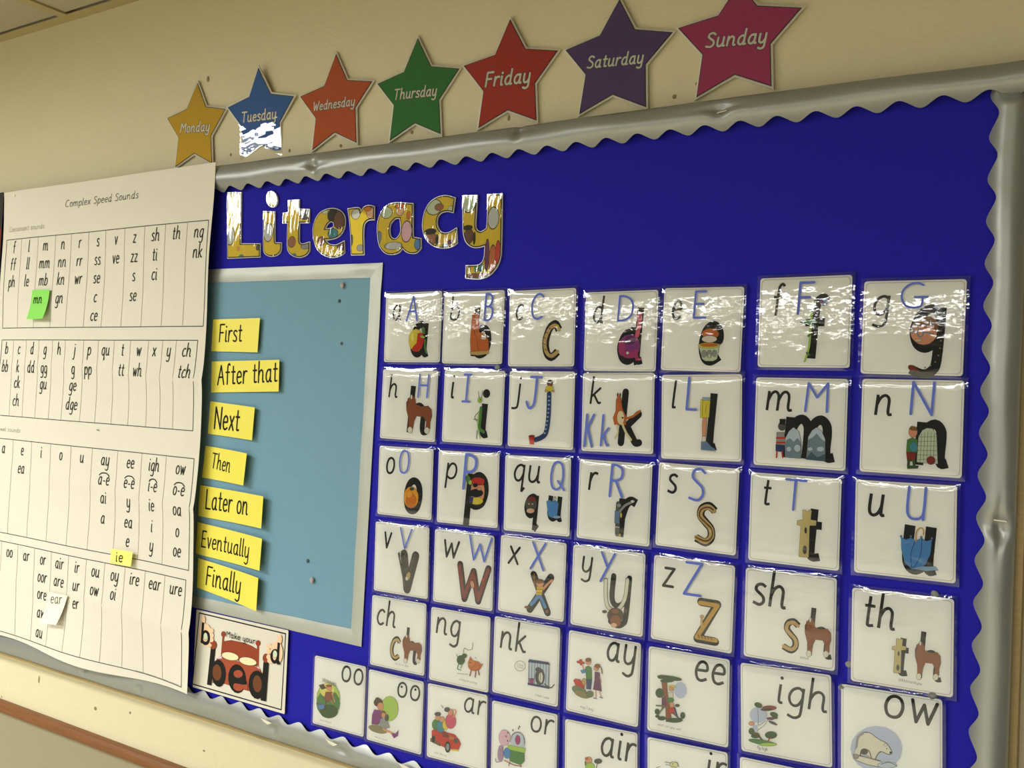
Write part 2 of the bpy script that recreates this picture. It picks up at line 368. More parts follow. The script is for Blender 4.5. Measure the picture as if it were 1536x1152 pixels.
# every measure below is in tenths of a millimetre on the wall, X to the right and Z up from the camera height
CARDS = [
 ('a',(-8000,941,963,947,0.68),[('T','a',-8355,1042,2058,0.9,0.1,0.15,'ink',0)],[('T','A',-8088,1029,2009,1.01,0.05,0.13,'pen',0)],[('T','a',-8005,579,3979,0.84,0.06,0.24,'blk',0)],[('E',-7926,761,1223,2,88,-1536,'ye'),('P','re',-7898,856,-7817,862,-7791,765,-7818,664,-7904,607,-7996,633,-7960,684,-7911,725),('E',-7806,896,247,34,133,-476,'gr'),('E',-7814,809,387,-110,-61,-151,'lg'),('S','gr',282,-7773,765,-7768,665,-7739,595),('E',-7988,809,231,0,33,-568,'lye')],None),
 ('b',(-7012,931,950,931,0.37),[('T','b',-7383,1032,1778,1.18,0.1,0.15,'ink',0)],[('T','B',-6825,1021,2085,0.78,0.05,0.13,'pen',0)],[('T','b',-6995,574,3530,0.99,0.06,0.24,'blk',0)],[('P','or',-7022,1107,-6927,1106,-6901,873,-6831,840,-6758,777,-6739,633,-6773,609,-7018,588,-7037,767),('P','ta',-7031,615,-6739,633,-6742,594,-6899,573,-7022,580),('S','br',97,-6992,1078,-6981,883,-6935,805),('E',-6829,796,418,0,12,-232,'iv'),('S','br',78,-6933,767,-6902,631)],None),
 ('c',(-5981,920,958,954,0.87),[('T','c',-6364,1028,1832,0.88,0.1,0.15,'ink',0)],[('T','C',-6126,1029,1925,0.96,0.05,0.13,'pen',0)],[('T','c',-5929,562,4041,0.71,0.06,0.24,'blk',0),('T','c',-5942,577,3727,0.88,0.06,0.13,'ta',0)],[('E',-5750,938,253,-2,9,-184,'ye'),('S','db',74,-5877,920,-5844,905),('S','db',74,-5917,870,-5884,856),('S','db',74,-5946,806,-5913,791),('S','db',74,-5942,731,-5909,717),('S','db',74,-5917,658,-5884,643),('S','db',74,-5851,612,-5818,597)],None),
 ('h',(-8007,-107,934,948,-0.03),[('T','h',-8357,-11,1783,1.02,0.1,0.15,'ink',0)],[('T','H',-7842,3,1878,1.04,0.05,0.13,'pen',0)],[('T','h',-7989,-463,3519,1.04,0.06,0.24,'blk',0)],[('P','br',-8040,-76,-7997,-14,-7945,31,-7896,-22,-7877,-94,-7791,-121,-7671,-110,-7616,-156,-7603,-245,-7629,-324,-7624,-407,-7699,-411,-7689,-320,-7738,-257,-7860,-250,-7895,-318,-7912,-422,-7981,-425,-7989,-292,-8034,-173),('E',-7957,-442,384,20,24,-423,'iv'),('E',-7675,-434,412,22,24,-418,'iv'),('E',-7959,0,154,5,17,-303,'iv'),('S','db',122,-8012,-20,-8029,-124)],None),
 ('i',(-6954,-92,952,938,0.2),[('T','i',-7310,15,2001,1.0,0.1,0.15,'ink',0)],[('T','I',-7109,-27,2161,1.0,0.05,0.13,'pen',0)],[('T','i',-6805,-443,3828,1.0,0.06,0.24,'blk',0)],[('S','gr',423,-6821,-100,-6827,-254,-6831,-360,-6765,-404),('S','lg',135,-6849,-139,-6865,-275,-6848,-390,-6815,-484),('S','gn',77,-6860,-159,-6915,-219,-6877,-276),('S','gn',77,-6866,-256,-6930,-249),('S','gn',77,-6864,-390,-6870,-497),('E',-6845,-1,326,12,18,-346,'lg'),('S','gn',58,-6858,24,-6874,110),('S','gn',58,-6818,25,-6812,122),('E',-6836,5,93,3,5,-96,'blk')],None),
 ('j',(-5940,-85,929,942,0.65),[('T','j',-6346,34,1878,1.37,0.1,0.15,'ink',0)],[('T','J',-6144,-69,2379,1.0,0.05,0.13,'pen',0)],[],[('S','nav',625,-5826,115,-5822,-151,-5846,-355,-5906,-423,-5991,-459),('E',-5824,78,149,5,5,-110,'sky'),('E',-5823,29,148,5,5,-110,'sky'),('E',-5822,-21,148,6,5,-110,'sky'),('E',-5824,-71,148,6,5,-110,'sky'),('E',-5826,-120,148,6,5,-110,'sky'),('E',-5831,-170,149,7,5,-110,'sky'),('E',-5836,-220,149,7,5,-110,'sky'),('E',-5844,-270,149,7,5,-110,'sky'),('E',-5852,-320,149,8,5,-110,'sky'),('E',-5863,-370,149,8,5,-110,'sky'),('E',-5818,244,402,11,19,-386,'db'),('E',-5818,216,254,7,11,-220,'br'),('E',-5823,176,551,16,16,-331,'ye'),('P','ta',-5882,159,-5839,151,-5837,127,-5885,137),('P','ta',-5806,143,-5754,159,-5753,136),('P','re',-6090,-420,-6010,-408,-6014,-516,-6070,-516),('E',-6047,-416,411,23,6,-111,'dre')],None),
 ('d',(-4906,877,931,934,0.44),[('T','d',-5272,981,1848,0.93,0.1,0.15,'ink',0)],[('T','D',-4937,996,1807,1.23,0.05,0.13,'pen',0)],[('T','d',-4912,525,3582,1.02,0.06,0.24,'blk',0)],[('E',-4773,700,1375,7,60,-1332,'pu'),('S','pk',524,-4656,1076,-4660,945,-4683,823),('E',-4869,682,465,3,44,-968,'mag'),('E',-4769,604,957,10,20,-438,'mag'),('S','mag',454,-4694,648,-4671,553),('E',-4794,621,173,2,7,-158,'iv'),('E',-4767,770,651,1,22,-491,'dpu'),('E',-4642,548,265,3,6,-139,'pk')],None),
 ('e',(-3903,894,928,925,-0.52),[('T','e',-4267,1014,2017,0.85,0.1,0.15,'ink',0)],[('T','E',-3998,1021,1833,1.04,0.05,0.13,'pen',0)],[('T','e',-3902,538,4010,0.8,0.06,0.24,'blk',0)],[('E',-3795,842,972,-2,25,-601,'or'),('E',-3805,784,869,1,15,-368,'iv'),('P','pg',-3929,722,-3685,731,-3709,565,-3752,542,-3839,541,-3878,563),('E',-3806,714,1215,6,12,-301,'ye'),('E',-3806,719,1007,5,7,-167,'or'),('E',-3860,621,280,3,17,-402,'gy'),('E',-3798,619,296,3,18,-434,'gy'),('E',-3738,626,242,2,15,-366,'gy'),('E',-3798,597,139,2,10,-234,'pg')],None),
 ('k',(-4899,-77,919,914,1.36),[('T','k',-5264,22,1816,1.12,0.1,0.15,'ink',0)],[('T','K',-5306,-493,2343,0.55,0.05,0.13,'pen',0),('T','k',-5088,-471,2099,0.74,0.05,0.13,'pen',0)],[('T','k',-4850,-426,3485,1.06,0.06,0.24,'blk',0)],[('P','or',-4896,118,-4855,88,-4830,-38,-4780,-114,-4776,-214,-4857,-223,-4925,-218,-4946,-139,-4915,-59,-4917,65),('E',-4849,-135,463,21,37,-805,'cr'),('S','or',262,-4774,-140,-4689,-110,-4606,-46),('S','cr',280,-4829,-195,-4776,-298,-4705,-384),('S','cr',211,-4896,-225,-4873,-303,-4912,-375),('E',-4882,80,252,9,16,-351,'or'),('E',-4900,130,78,3,10,-211,'br'),('E',-4867,128,78,3,10,-211,'br'),('E',-4822,-134,135,6,5,-105,'blk')],None),
 ('l',(-3872,-85,934,955,1.71),[('T','l',-4218,9,1799,1.0,0.1,0.15,'ink',0)],[('T','L',-4038,-3,2206,0.71,0.05,0.13,'pen',0)],[('T','l',-3775,-416,3443,1.0,0.06,0.24,'blk',0)],[('P','ye',-3874,111,-3765,111,-3769,23,-3773,-81,-3874,-90,-3877,18),('S','gn',50,-3852,103,-3852,-72),('P','sky',-3854,136,-3766,134,-3765,109,-3856,106),('P','sk',-3844,-89,-3799,-87,-3804,-303,-3839,-305,-3849,-181),('P','iv',-3843,-297,-3801,-295,-3798,-361,-3845,-361),('P','blg',-3851,-356,-3784,-352,-3739,-399,-3686,-429,-3693,-454,-3850,-448),('S','iv',133,-3850,-451,-3685,-457),('S','gn',50,-3810,54,-3815,-29)],None),
 ('f',(-2776,966,972,969,0.38),[('T','f',-3120,1041,1949,0.89,0.1,0.15,'ink',0)],[('T','F',-2844,1051,2038,1.03,0.05,0.13,'pen',0)],[('T','f',-2772,598,3650,0.96,0.06,0.24,'blk',0)],[('S','lg',214,-2662,1175,-2693,1079,-2702,904,-2710,710,-2750,551),('E',-2723,963,916,-8,6,-175,'gr'),('E',-2579,1170,377,-7,13,-348,'blg'),('E',-2564,1189,170,-4,6,-174,'sky'),('E',-2602,1182,151,-3,6,-155,'pu'),('E',-2693,1079,196,-165,-59,-74,'gr'),('E',-2711,827,170,149,64,-74,'gr'),('E',-2719,633,181,-148,-59,-75,'gr')],None),
 ('g',(-1710,902,950,934,-0.38),[('T','g',-2088,1035,1834,1.18,0.1,0.15,'ink',0)],[('T','G',-1828,1097,1518,1.57,0.05,0.13,'pen',0)],[('T','g',-1708,698,3866,0.99,0.06,0.24,'blk',0)],[('E',-1603,858,1209,-4,42,-1277,'sk'),('P','hb',-1702,917,-1678,972,-1620,1008,-1544,1004,-1493,971,-1470,898,-1489,862,-1524,907,-1558,920,-1591,899,-1617,932,-1650,899),('S','blg',110,-1690,872,-1695,853,-1708,845,-1722,853,-1728,872,-1723,890,-1710,898,-1696,890,-1690,872),('S','blg',110,-1606,848,-1613,821,-1632,810,-1652,821,-1661,848,-1653,875,-1635,886,-1615,874,-1606,848),('S','blg',110,-1607,858,-1513,835),('S','blg',110,-1690,862,-1657,859),('E',-1651,774,339,1,5,-146,'lsk'),('E',-1697,499,332,-195,-112,-224,'dre'),('E',-1654,482,210,-124,-48,-96,'dre'),('E',-1444,771,50,0,2,-54,'ta'),('E',-1450,699,50,0,2,-54,'ta'),('E',-1461,626,50,1,2,-54,'ta'),('E',-1488,563,50,1,2,-54,'ta'),('E',-1528,526,50,1,2,-54,'ta'),('E',-1578,507,51,1,2,-55,'ta')],None),
 ('m',(-2780,-94,972,935,0.23),[('T','m',-3140,29,1965,1.14,0.1,0.15,'ink',0)],[('T','M',-2731,32,1828,1.2,0.05,0.13,'pen',0)],[('T','m',-2914,-449,3949,1.01,0.06,0.24,'blk',0)],[('P','ice',-2916,-462,-2923,-270,-2887,-190,-2840,-145,-2784,-185,-2758,-280,-2751,-464),('P','gbl',-2916,-462,-2916,-290,-2875,-258,-2834,-295,-2793,-253,-2757,-300,-2751,-464),('E',-2793,-360,346,22,15,-387,'ice'),('E',-2880,-375,272,17,10,-272,'ice'),('P','ice',-2693,-470,-2683,-237,-2647,-168,-2601,-133,-2553,-163,-2512,-247,-2504,-476),('P','gbl',-2697,-474,-2685,-266,-2635,-235,-2599,-194,-2549,-249,-2511,-275,-2500,-479),('E',-2555,-355,375,24,10,-268,'ice'),('E',-2659,-361,266,17,7,-192,'ice'),('P','dgb',-2703,-470,-2648,-389,-2580,-443,-2503,-399,-2500,-479,-2617,-474),('E',-2961,-139,431,22,18,-470,'gyd'),('P','blk',-2990,-62,-2925,-59,-2929,-124,-2988,-117),('P','gy',-3014,-207,-2935,-203,-2920,-339,-3013,-344),('S','re',196,-3012,-266,-2929,-261),('S','re',196,-3010,-315,-2927,-310),('P','nav',-3019,-335,-2924,-339,-2937,-408,-3016,-404),('S','re',157,-3006,-413,-3008,-472),('S','re',156,-2951,-409,-2941,-467)],None),
 ('n',(-1692,-83,945,934,0.25),[('T','n',-2034,27,1947,1.0,0.1,0.15,'ink',0)],[('T','N',-1703,46,1965,1.17,0.05,0.13,'pen',0)],[('T','n',-1623,-432,3876,0.83,0.06,0.24,'blk',0)],[('P','pg',-1624,-423,-1615,-177,-1583,-111,-1542,-86,-1492,-88,-1453,-149,-1434,-427),('S','gyd',36,-1616,-155,-1624,-423),('S','gyd',36,-1587,-142,-1593,-420),('S','gyd',36,-1559,-130,-1563,-418),('S','gyd',36,-1531,-118,-1533,-416),('S','gyd',36,-1502,-127,-1503,-414),('S','gyd',36,-1473,-136,-1473,-412),('S','gyd',36,-1623,-177,-1446,-163),('S','gyd',36,-1622,-221,-1444,-208),('S','gyd',36,-1620,-264,-1443,-253),('S','gyd',36,-1619,-308,-1442,-298),('S','gyd',36,-1618,-351,-1440,-343),('S','gyd',36,-1616,-395,-1439,-388),('E',-1495,-397,366,26,13,-396,'dre'),('E',-1667,-129,390,21,18,-546,'sk'),('P','hb',-1702,-99,-1686,-75,-1635,-83,-1634,-114,-1685,-111),('P','gr',-1716,-210,-1674,-189,-1626,-205,-1618,-322,-1669,-340,-1721,-320),('E',-1657,-279,373,23,16,-473,'teal'),('P','dre',-1721,-329,-1635,-329,-1641,-415,-1709,-420),('S','gn',255,-1697,-410,-1699,-474),('S','gn',254,-1653,-407,-1644,-466),('P','gn',-1707,-465,-1606,-458,-1613,-482,-1706,-492)],None),
 ('o',(-8009,-1145,912,924,0.58),[('T','o',-8347,-1045,2076,0.99,0.1,0.15,'ink',0)],[('T','O',-8106,-1021,1864,1.07,0.05,0.13,'pen',0)],[('T','o',-7991,-1515,3995,0.9,0.06,0.24,'blk',0)],[('E',-7888,-1340,1240,113,83,-1437,'org'),('E',-7886,-1380,862,80,57,-998,'dor'),('E',-7919,-1299,509,45,29,-500,'org'),('E',-7880,-1225,356,31,11,-200,'gn')],None),
 ('p',(-6981,-1141,962,932,1.18),[('T','p',-7331,-1034,1948,1.19,0.1,0.15,'ink',0)],[('T','P',-7041,-1145,2728,0.86,0.05,0.13,'pen',0)],[('T','p',-6980,-1356,3919,1.04,0.06,0.24,'blk',0)],[('E',-6817,-1162,1062,93,90,-1678,'sk'),('E',-6823,-1038,1063,87,27,-497,'re'),('E',-6858,-1089,395,33,15,-287,'blk'),('S','blk',77,-6936,-1076,-6726,-1074),('E',-6836,-1187,1064,94,29,-535,'blk'),('E',-6793,-1132,324,28,9,-172,'sk'),('E',-6824,-1288,970,90,24,-458,'ye'),('P','nav',-6939,-1241,-6880,-1245,-6888,-1322,-6931,-1311),('E',-6969,-1029,336,102,212,-542,'gr'),('E',-6937,-1061,234,19,17,-307,'lg')],None),
 ('qu',(-5945,-1131,942,935,1.49),[('T','qu',-6291,-979,1981,1.09,0.1,0.15,'ink',0)],[('T','Q',-5753,-1039,2074,1.04,0.05,0.13,'pen',0)],[('T','q',-6097,-1397,2483,0.94,0.06,0.24,'blk',0),('T','u',-5766,-1400,2663,0.83,0.06,0.24,'blk',0)],[('E',-6016,-1255,817,78,46,-919,'gyd'),('E',-6005,-1188,516,47,15,-294,'dre'),('E',-6019,-1333,559,55,15,-294,'lsk'),('E',-6045,-1252,108,10,5,-92,'lsk'),('E',-5995,-1248,108,10,5,-92,'lsk'),('P','blu',-5796,-1198,-5755,-1176,-5712,-1197,-5675,-1172,-5627,-1204,-5641,-1350,-5706,-1390,-5760,-1371),('S','gyd',73,-5695,-1192,-5693,-1137,-5673,-1132,-5665,-1156),('E',-5644,-1372,540,55,8,-163,'sky')],None),
 ('v',(-8015,-2183,914,935,0.92),[('T','v',-8330,-2054,2024,0.95,0.1,0.15,'ink',0)],[('T','V',-8043,-2025,1685,1.46,0.05,0.13,'pen',0)],[('T','v',-7999,-2560,4574,0.77,0.06,0.27,'gyb',0)],[('S','gyd',241,-8058,-2109,-7982,-2351,-7924,-2544),('S','gyd',159,-7789,-2146,-7847,-2333),('E',-7877,-2387,322,-24,-153,-562,'ta'),('E',-7900,-2421,203,28,16,-278,'iv'),('S','gyb',159,-7937,-2536,-7892,-2564),('S','gyb',120,-8049,-2088,-8030,-2146)],None),
 ('w',(-6995,-2179,930,944,0.79),[('T','w',-7326,-2050,2089,1.26,0.1,0.15,'ink',0)],[('T','W',-6914,-2033,1895,1.54,0.05,0.13,'pen',0)],[('T','w',-7078,-2548,4256,1.2,0.06,0.22,'blk',0),('T','w',-7089,-2536,3991,1.3,0.06,0.12,'dre',0)],[('E',-6837,-2352,249,71,131,-471,'sk'),('E',-6674,-2272,137,19,16,-302,'re')],None),
 ('x',(-5967,-2145,934,941,0.21),[('T','x',-6313,-2008,2038,1.12,0.1,0.15,'ink',0)],[('T','X',-5978,-2031,2028,1.12,0.05,0.13,'pen',0)],[('T','x',-5981,-2533,4266,1.02,0.06,0.22,'blk',0)],[('S','sk',290,-5790,-2260,-5730,-2188,-5670,-2138),('S','hb',218,-5886,-2264,-5922,-2187,-5927,-2096),('P','ye',-5881,-2240,-5792,-2233,-5812,-2345,-5888,-2351),('S','or',91,-5879,-2273,-5798,-2268),('S','or',91,-5881,-2313,-5805,-2309),('E',-5840,-2198,528,74,23,-472,'sk'),('E',-5846,-2173,550,76,13,-254,'hb'),('S','blu',436,-5858,-2357,-5900,-2413,-5951,-2470),('S','blu',436,-5832,-2354,-5794,-2406,-5754,-2470),('E',-6009,-2512,344,53,6,-128,'br'),('E',-5724,-2519,209,32,11,-216,'br')],None),
 ('r',(-4897,-1118,935,932,0.12),[('T','r',-5233,-1003,2007,0.91,0.1,0.15,'ink',0)],[('T','R',-4950,-1053,2276,0.87,0.05,0.13,'pen',0)],[('T','r',-4814,-1496,4085,0.78,0.06,0.24,'blk',0)],[('S','gyb2',561,-4835,-1133,-4836,-1300,-4832,-1487),('P','blg',-4872,-1220,-4810,-1218,-4810,-1364,-4871,-1362),('S','gy',269,-4810,-1224,-4745,-1145,-4640,-1090),('E',-4792,-1264,114,12,13,-290,'ye'),('E',-4825,-1153,275,26,9,-207,'gy'),('E',-4838,-1467,207,23,9,-186,'gyd'),('E',-4798,-1493,137,15,8,-165,'ta'),('S','iv',104,-4855,-1406,-4808,-1405),('E',-4656,-1091,203,19,6,-144,'iv')],None),
 ('s',(-3880,-1090,935,934,-0.39),[('T','s',-4233,-946,2012,0.89,0.1,0.15,'ink',0)],[('T','S',-3968,-1007,2192,0.97,0.05,0.13,'pen',0)],[('T','s',-3869,-1458,4032,0.8,0.06,0.22,'blk',0),('T','s',-3875,-1448,3816,0.88,0.06,0.15,'ta',0),('T','s',-3886,-1444,3737,1.01,0.06,0.05,'brn2',0)],[('E',-3669,-1105,163,16,5,-117,'ta')],None),
 ('y',(-4935,-2147,938,949,0.3),[('T','y',-5281,-1975,1726,1.09,0.1,0.15,'ink',0)],[('T','Y',-5034,-2053,2103,1.03,0.05,0.13,'pen',0)],[('T','y',-4890,-2313,3374,1.03,0.06,0.2,'blk',0)],[('S','gyd',519,-4954,-2036,-4948,-2210,-4921,-2331,-4850,-2372),('S','gyd',513,-4677,-1991,-4691,-2173,-4727,-2281,-4781,-2356),('S','iv',395,-4953,-2040,-4948,-2210,-4921,-2331,-4850,-2372),('S','iv',390,-4676,-1995,-4691,-2173,-4727,-2281,-4781,-2356),('E',-4813,-2425,1048,165,41,-905,'hbd'),('E',-4805,-2490,684,110,32,-699,'br'),('E',-4953,-2403,324,50,9,-186,'hbd'),('E',-4683,-2357,203,32,13,-286,'hbd'),('E',-4824,-2538,366,60,11,-247,'lsk'),('E',-4871,-2417,92,14,4,-83,'blk'),('E',-4767,-2411,91,14,4,-82,'blk'),('E',-4815,-2377,457,71,11,-247,'br')],None),
 ('z',(-3888,-2144,951,953,-0.27),[('T','z',-4243,-2002,2040,1.0,0.1,0.15,'ink',0)],[('T','Z',-3987,-2051,2217,1.07,0.05,0.13,'pen',0)],[('T','z',-3822,-2530,4150,0.87,0.06,0.22,'blk',0),('T','z',-3831,-2516,3897,0.99,0.06,0.12,'gol',0)],[('S','ta',274,-3765,-2273,-3765,-2362,-3744,-2378),('E',-3765,-2270,206,33,7,-156,'ta'),('S','db',78,-3802,-2476,-3788,-2509),('S','db',78,-3765,-2476,-3751,-2509),('S','db',78,-3728,-2475,-3714,-2508),('S','db',78,-3690,-2475,-3677,-2508),('S','db',78,-3653,-2475,-3640,-2507)],None),
 ('t',(-2803,-1116,957,938,0.4),[('T','t',-3148,-979,1768,0.88,0.1,0.15,'ink',0)],[('T','T',-2909,-1004,1943,1.18,0.05,0.13,'pen',0)],[('T','t',-2684,-1486,3407,0.84,0.06,0.24,'blk',0)],[('P','tow',-2711,-1000,-2681,-997,-2680,-1012,-2650,-1009,-2651,-994,-2621,-996,-2628,-1092,-2568,-1095,-2571,-1146,-2635,-1153,-2633,-1483,-2732,-1485,-2724,-1167,-2765,-1156,-2761,-1116,-2707,-1100),('E',-2675,-1408,223,27,17,-449,'gyd'),('E',-2673,-1207,99,11,11,-300,'gyb')],None),
 ('u',(-1717,-1100,933,928,0.94),[('T','u',-2066,-981,2078,0.94,0.1,0.15,'ink',0)],[('T','U',-1706,-978,1934,1.07,0.05,0.13,'pen',0)],[('T','u',-1703,-1473,4111,0.81,0.06,0.24,'blk',0)],[('P','blu',-1742,-1172,-1696,-1191,-1652,-1166,-1604,-1193,-1557,-1161,-1509,-1186,-1463,-1164,-1472,-1303,-1511,-1409,-1557,-1455,-1632,-1475,-1702,-1413,-1734,-1294),('S','nav',61,-1613,-1194,-1647,-1324,-1633,-1465),('S','nav',61,-1551,-1170,-1561,-1334,-1623,-1464),('S','ta',142,-1607,-1197,-1603,-1105,-1570,-1061,-1541,-1078,-1540,-1124),('P','sky',-1642,-1470,-1558,-1435,-1427,-1422,-1398,-1450,-1500,-1472,-1576,-1468),('E',-1743,-1164,77,9,3,-102,'blg'),('E',-1653,-1153,76,9,3,-102,'blg'),('E',-1558,-1151,75,9,3,-101,'blg'),('E',-1463,-1152,75,9,3,-101,'blg')],None),
 ('sh',(-2813,-2138,963,942,0.86),[('T','sh',-3207,-2045,2188,0.98,0.1,0.15,'ink',0)],[],[('T','s',-2861,-2468,3018,0.77,0.06,0.22,'blk',0),('T','s',-2867,-2460,2824,0.9,0.06,0.13,'ta',0),('T','h',-2601,-2474,2770,1.01,0.06,0.18,'blk',0)],[('P','br',-2643,-2186,-2616,-2134,-2585,-2096,-2555,-2134,-2544,-2189,-2491,-2204,-2418,-2187,-2384,-2220,-2377,-2289,-2393,-2353,-2391,-2418,-2437,-2427,-2430,-2355,-2460,-2308,-2534,-2311,-2556,-2367,-2567,-2450,-2609,-2457,-2613,-2353,-2640,-2262),('E',-2594,-2469,234,42,12,-331,'iv'),('E',-2422,-2443,253,45,12,-328,'iv'),('E',-2593,-2121,94,15,9,-237,'iv'),('S','db',95,-2626,-2141,-2637,-2224)],[('T','shhhhh',-2687,-2533,149,1.06,0.1,0.12,'ink',0)]),
 ('th',(-1709,-2188,940,929,1.13),[('T','th',-2077,-2089,2016,0.95,0.1,0.15,'ink',0)],[],[('T','t',-1747,-2505,2335,0.77,0.06,0.24,'blk',0),('T','h',-1542,-2506,2562,0.95,0.06,0.18,'blk',0)],[('P','tow',-1753,-2173,-1733,-2170,-1733,-2180,-1713,-2177,-1714,-2167,-1694,-2167,-1699,-2233,-1660,-2233,-1662,-2267,-1704,-2275,-1703,-2501,-1767,-2506,-1762,-2288,-1788,-2283,-1786,-2255,-1750,-2242),('E',-1730,-2451,145,27,10,-307,'gyd'),('E',-1728,-2313,64,12,7,-205,'gyb'),('P','br',-1577,-2241,-1554,-2193,-1526,-2157,-1501,-2192,-1491,-2243,-1445,-2257,-1381,-2241,-1352,-2271,-1346,-2335,-1360,-2394,-1358,-2455,-1398,-2463,-1392,-2396,-1418,-2353,-1483,-2356,-1502,-2408,-1512,-2484,-1548,-2491,-1552,-2395,-1575,-2311),('E',-1536,-2502,204,39,10,-306,'iv'),('E',-1386,-2478,221,42,10,-303,'iv'),('E',-1534,-2180,82,14,7,-219,'iv'),('S','db',88,-1562,-2199,-1572,-2275)],[('T','thhhhhankyou',-1723,-2580,161,1.15,0.1,0.12,'ink',0)]),
 ('ch',(-8014,-3186,915,941,1.08),[('T','ch',-8390,-3099,1996,0.97,0.1,0.15,'ink',0)],[],[('T','c',-8117,-3508,2683,0.76,0.06,0.24,'blk',0),('T','c',-8125,-3499,2472,0.93,0.06,0.13,'ta',0),('T','h',-7872,-3512,2602,0.92,0.06,0.18,'blk',0)],[('P','br',-7919,-3242,-7887,-3192,-7849,-3154,-7813,-3188,-7798,-3239,-7735,-3250,-7645,-3231,-7604,-3259,-7595,-3324,-7614,-3385,-7611,-3446,-7666,-3456,-7659,-3388,-7695,-3346,-7786,-3353,-7811,-3407,-7824,-3485,-7875,-3494,-7881,-3397,-7915,-3313),('E',-7857,-3505,284,52,18,-310,'iv'),('E',-7649,-3471,307,56,18,-307,'iv'),('E',-7859,-3178,114,19,13,-222,'iv'),('S','db',89,-7898,-3198,-7911,-3276)],[('T','ch ch ch choo',-8030,-3583,164,1.25,0.1,0.12,'ink',0)]),
 ('ng',(-7001,-3198,915,951,0.53),[('T','ng',-7376,-3050,2001,1.05,0.1,0.15,'ink',0)],[],[],[('S','gyd',67,-6791,-3083,-6798,-3163,-6860,-3186,-6917,-3173,-6932,-3255),('E',-6964,-3333,608,111,32,-584,'gn'),('E',-6911,-3269,385,69,15,-269,'gn'),('S','gr',113,-6989,-3379,-7013,-3451,-6957,-3459),('S','gr',112,-6934,-3369,-6958,-3430),('S','gr',90,-7007,-3314,-7037,-3274),('E',-6748,-3368,974,181,33,-622,'or'),('P','or',-6844,-3329,-6820,-3262,-6771,-3316),('P','or',-6679,-3344,-6620,-3315,-6665,-3397),('E',-6797,-3343,544,100,24,-446,'dor'),('E',-6816,-3336,109,20,5,-89,'blk'),('S','br',156,-6792,-3421,-6815,-3504),('S','br',156,-6724,-3420,-6733,-3506),('S','br',155,-6692,-3402,-6672,-3466),('S','gy',68,-7010,-3514,-6844,-3492),('S','gyd',67,-6746,-3255,-6726,-3270)],[('T','a thing on a string',-6982,-3591,156,1.15,0.1,0.12,'ink',0)]),
 ('nk',(-6003,-3164,948,950,0.42),[('T','nk',-6379,-3069,2022,1.04,0.1,0.15,'ink',0)],[],[],[('P','ice',-5950,-3155,-5664,-3139,-5655,-3421,-5946,-3435),('E',-5785,-3318,695,133,51,-1021,'gyd'),('E',-5814,-3237,399,75,15,-298,'gyd'),('E',-5772,-3326,298,57,32,-638,'iv'),('S','gyd',127,-5719,-3391,-5630,-3422,-5583,-3371),('P','mag',-5934,-3368,-5871,-3356,-5875,-3428,-5926,-3431),('P','nav',-5946,-3139,-5674,-3124,-5653,-3150,-5959,-3172),('P','nav',-5952,-3426,-5650,-3414,-5649,-3435,-5951,-3447),('S','nav',64,-5944,-3164,-5941,-3434),('S','nav',64,-5904,-3162,-5900,-3432),('S','nav',64,-5863,-3160,-5860,-3430),('S','nav',64,-5823,-3158,-5820,-3427),('S','nav',64,-5783,-3155,-5779,-3425),('S','nav',64,-5743,-3153,-5739,-3423),('S','nav',64,-5703,-3151,-5700,-3420),('S','nav',64,-5663,-3149,-5660,-3418),('S','gyd',43,-5997,-3228,-6006,-3260,-6033,-3288,-6071,-3303,-6110,-3302,-6139,-3285,-6151,-3257,-6142,-3225,-6115,-3197,-6077,-3182,-6038,-3183,-6009,-3200,-5997,-3228),('T','I think',-6114,-3238,129,1.21,0.1,0.12,'ink',0),('T','I stink',-6112,-3266,129,1.26,0.1,0.12,'ink',0)],[('T','I think I stink',-5845,-3562,149,1.15,0.1,0.12,'ink',0)]),
 ('oo',(-9011,-4198,955,967,0.94),[('T','oo',-8980,-3980,2057,1.17,0.1,0.15,'ink',0)],[],[],[('E',-9200,-4272,2185,445,134,-2110,'lg'),('E',-9196,-4345,2184,452,117,-1839,'gr'),('E',-9172,-4452,1655,350,59,-931,'gn'),('E',-9224,-4165,1332,265,62,-983,'lye'),('S','hbd',74,-9312,-4019,-9312,-4062),('S','hbd',74,-9284,-4022,-9285,-4064),('S','hbd',74,-9257,-4024,-9258,-4066),('S','hbd',74,-9230,-4026,-9230,-4069),('S','hbd',74,-9202,-4028,-9203,-4071),('S','hbd',74,-9175,-4030,-9176,-4073),('S','hbd',74,-9148,-4033,-9149,-4075),('S','hbd',74,-9121,-4035,-9122,-4077),('S','hbd',74,-9094,-4037,-9095,-4079),('S','hbd',74,-9067,-4039,-9068,-4081),('P','hbd',-9387,-4127,-9297,-4092,-9242,-4143,-9325,-4180),('S','br',99,-9278,-4125,-9071,-4196),('E',-9183,-4126,466,92,25,-393,'sk'),('E',-9194,-4099,566,112,9,-147,'br'),('P','br',-9246,-4194,-9139,-4177,-9094,-4250,-9197,-4328,-9273,-4299),('S','hbd',197,-9232,-4315,-9240,-4442),('S','or',172,-9148,-4298,-9103,-4326),('S','sk',147,-9131,-4196,-9071,-4295),('E',-9321,-4414,606,126,25,-394,'blu'),('S','hbd',99,-9404,-4389,-9312,-4387)],[('T','poo at the zoo',-9339,-4614,147,1.28,0.1,0.12,'ink',0)]),
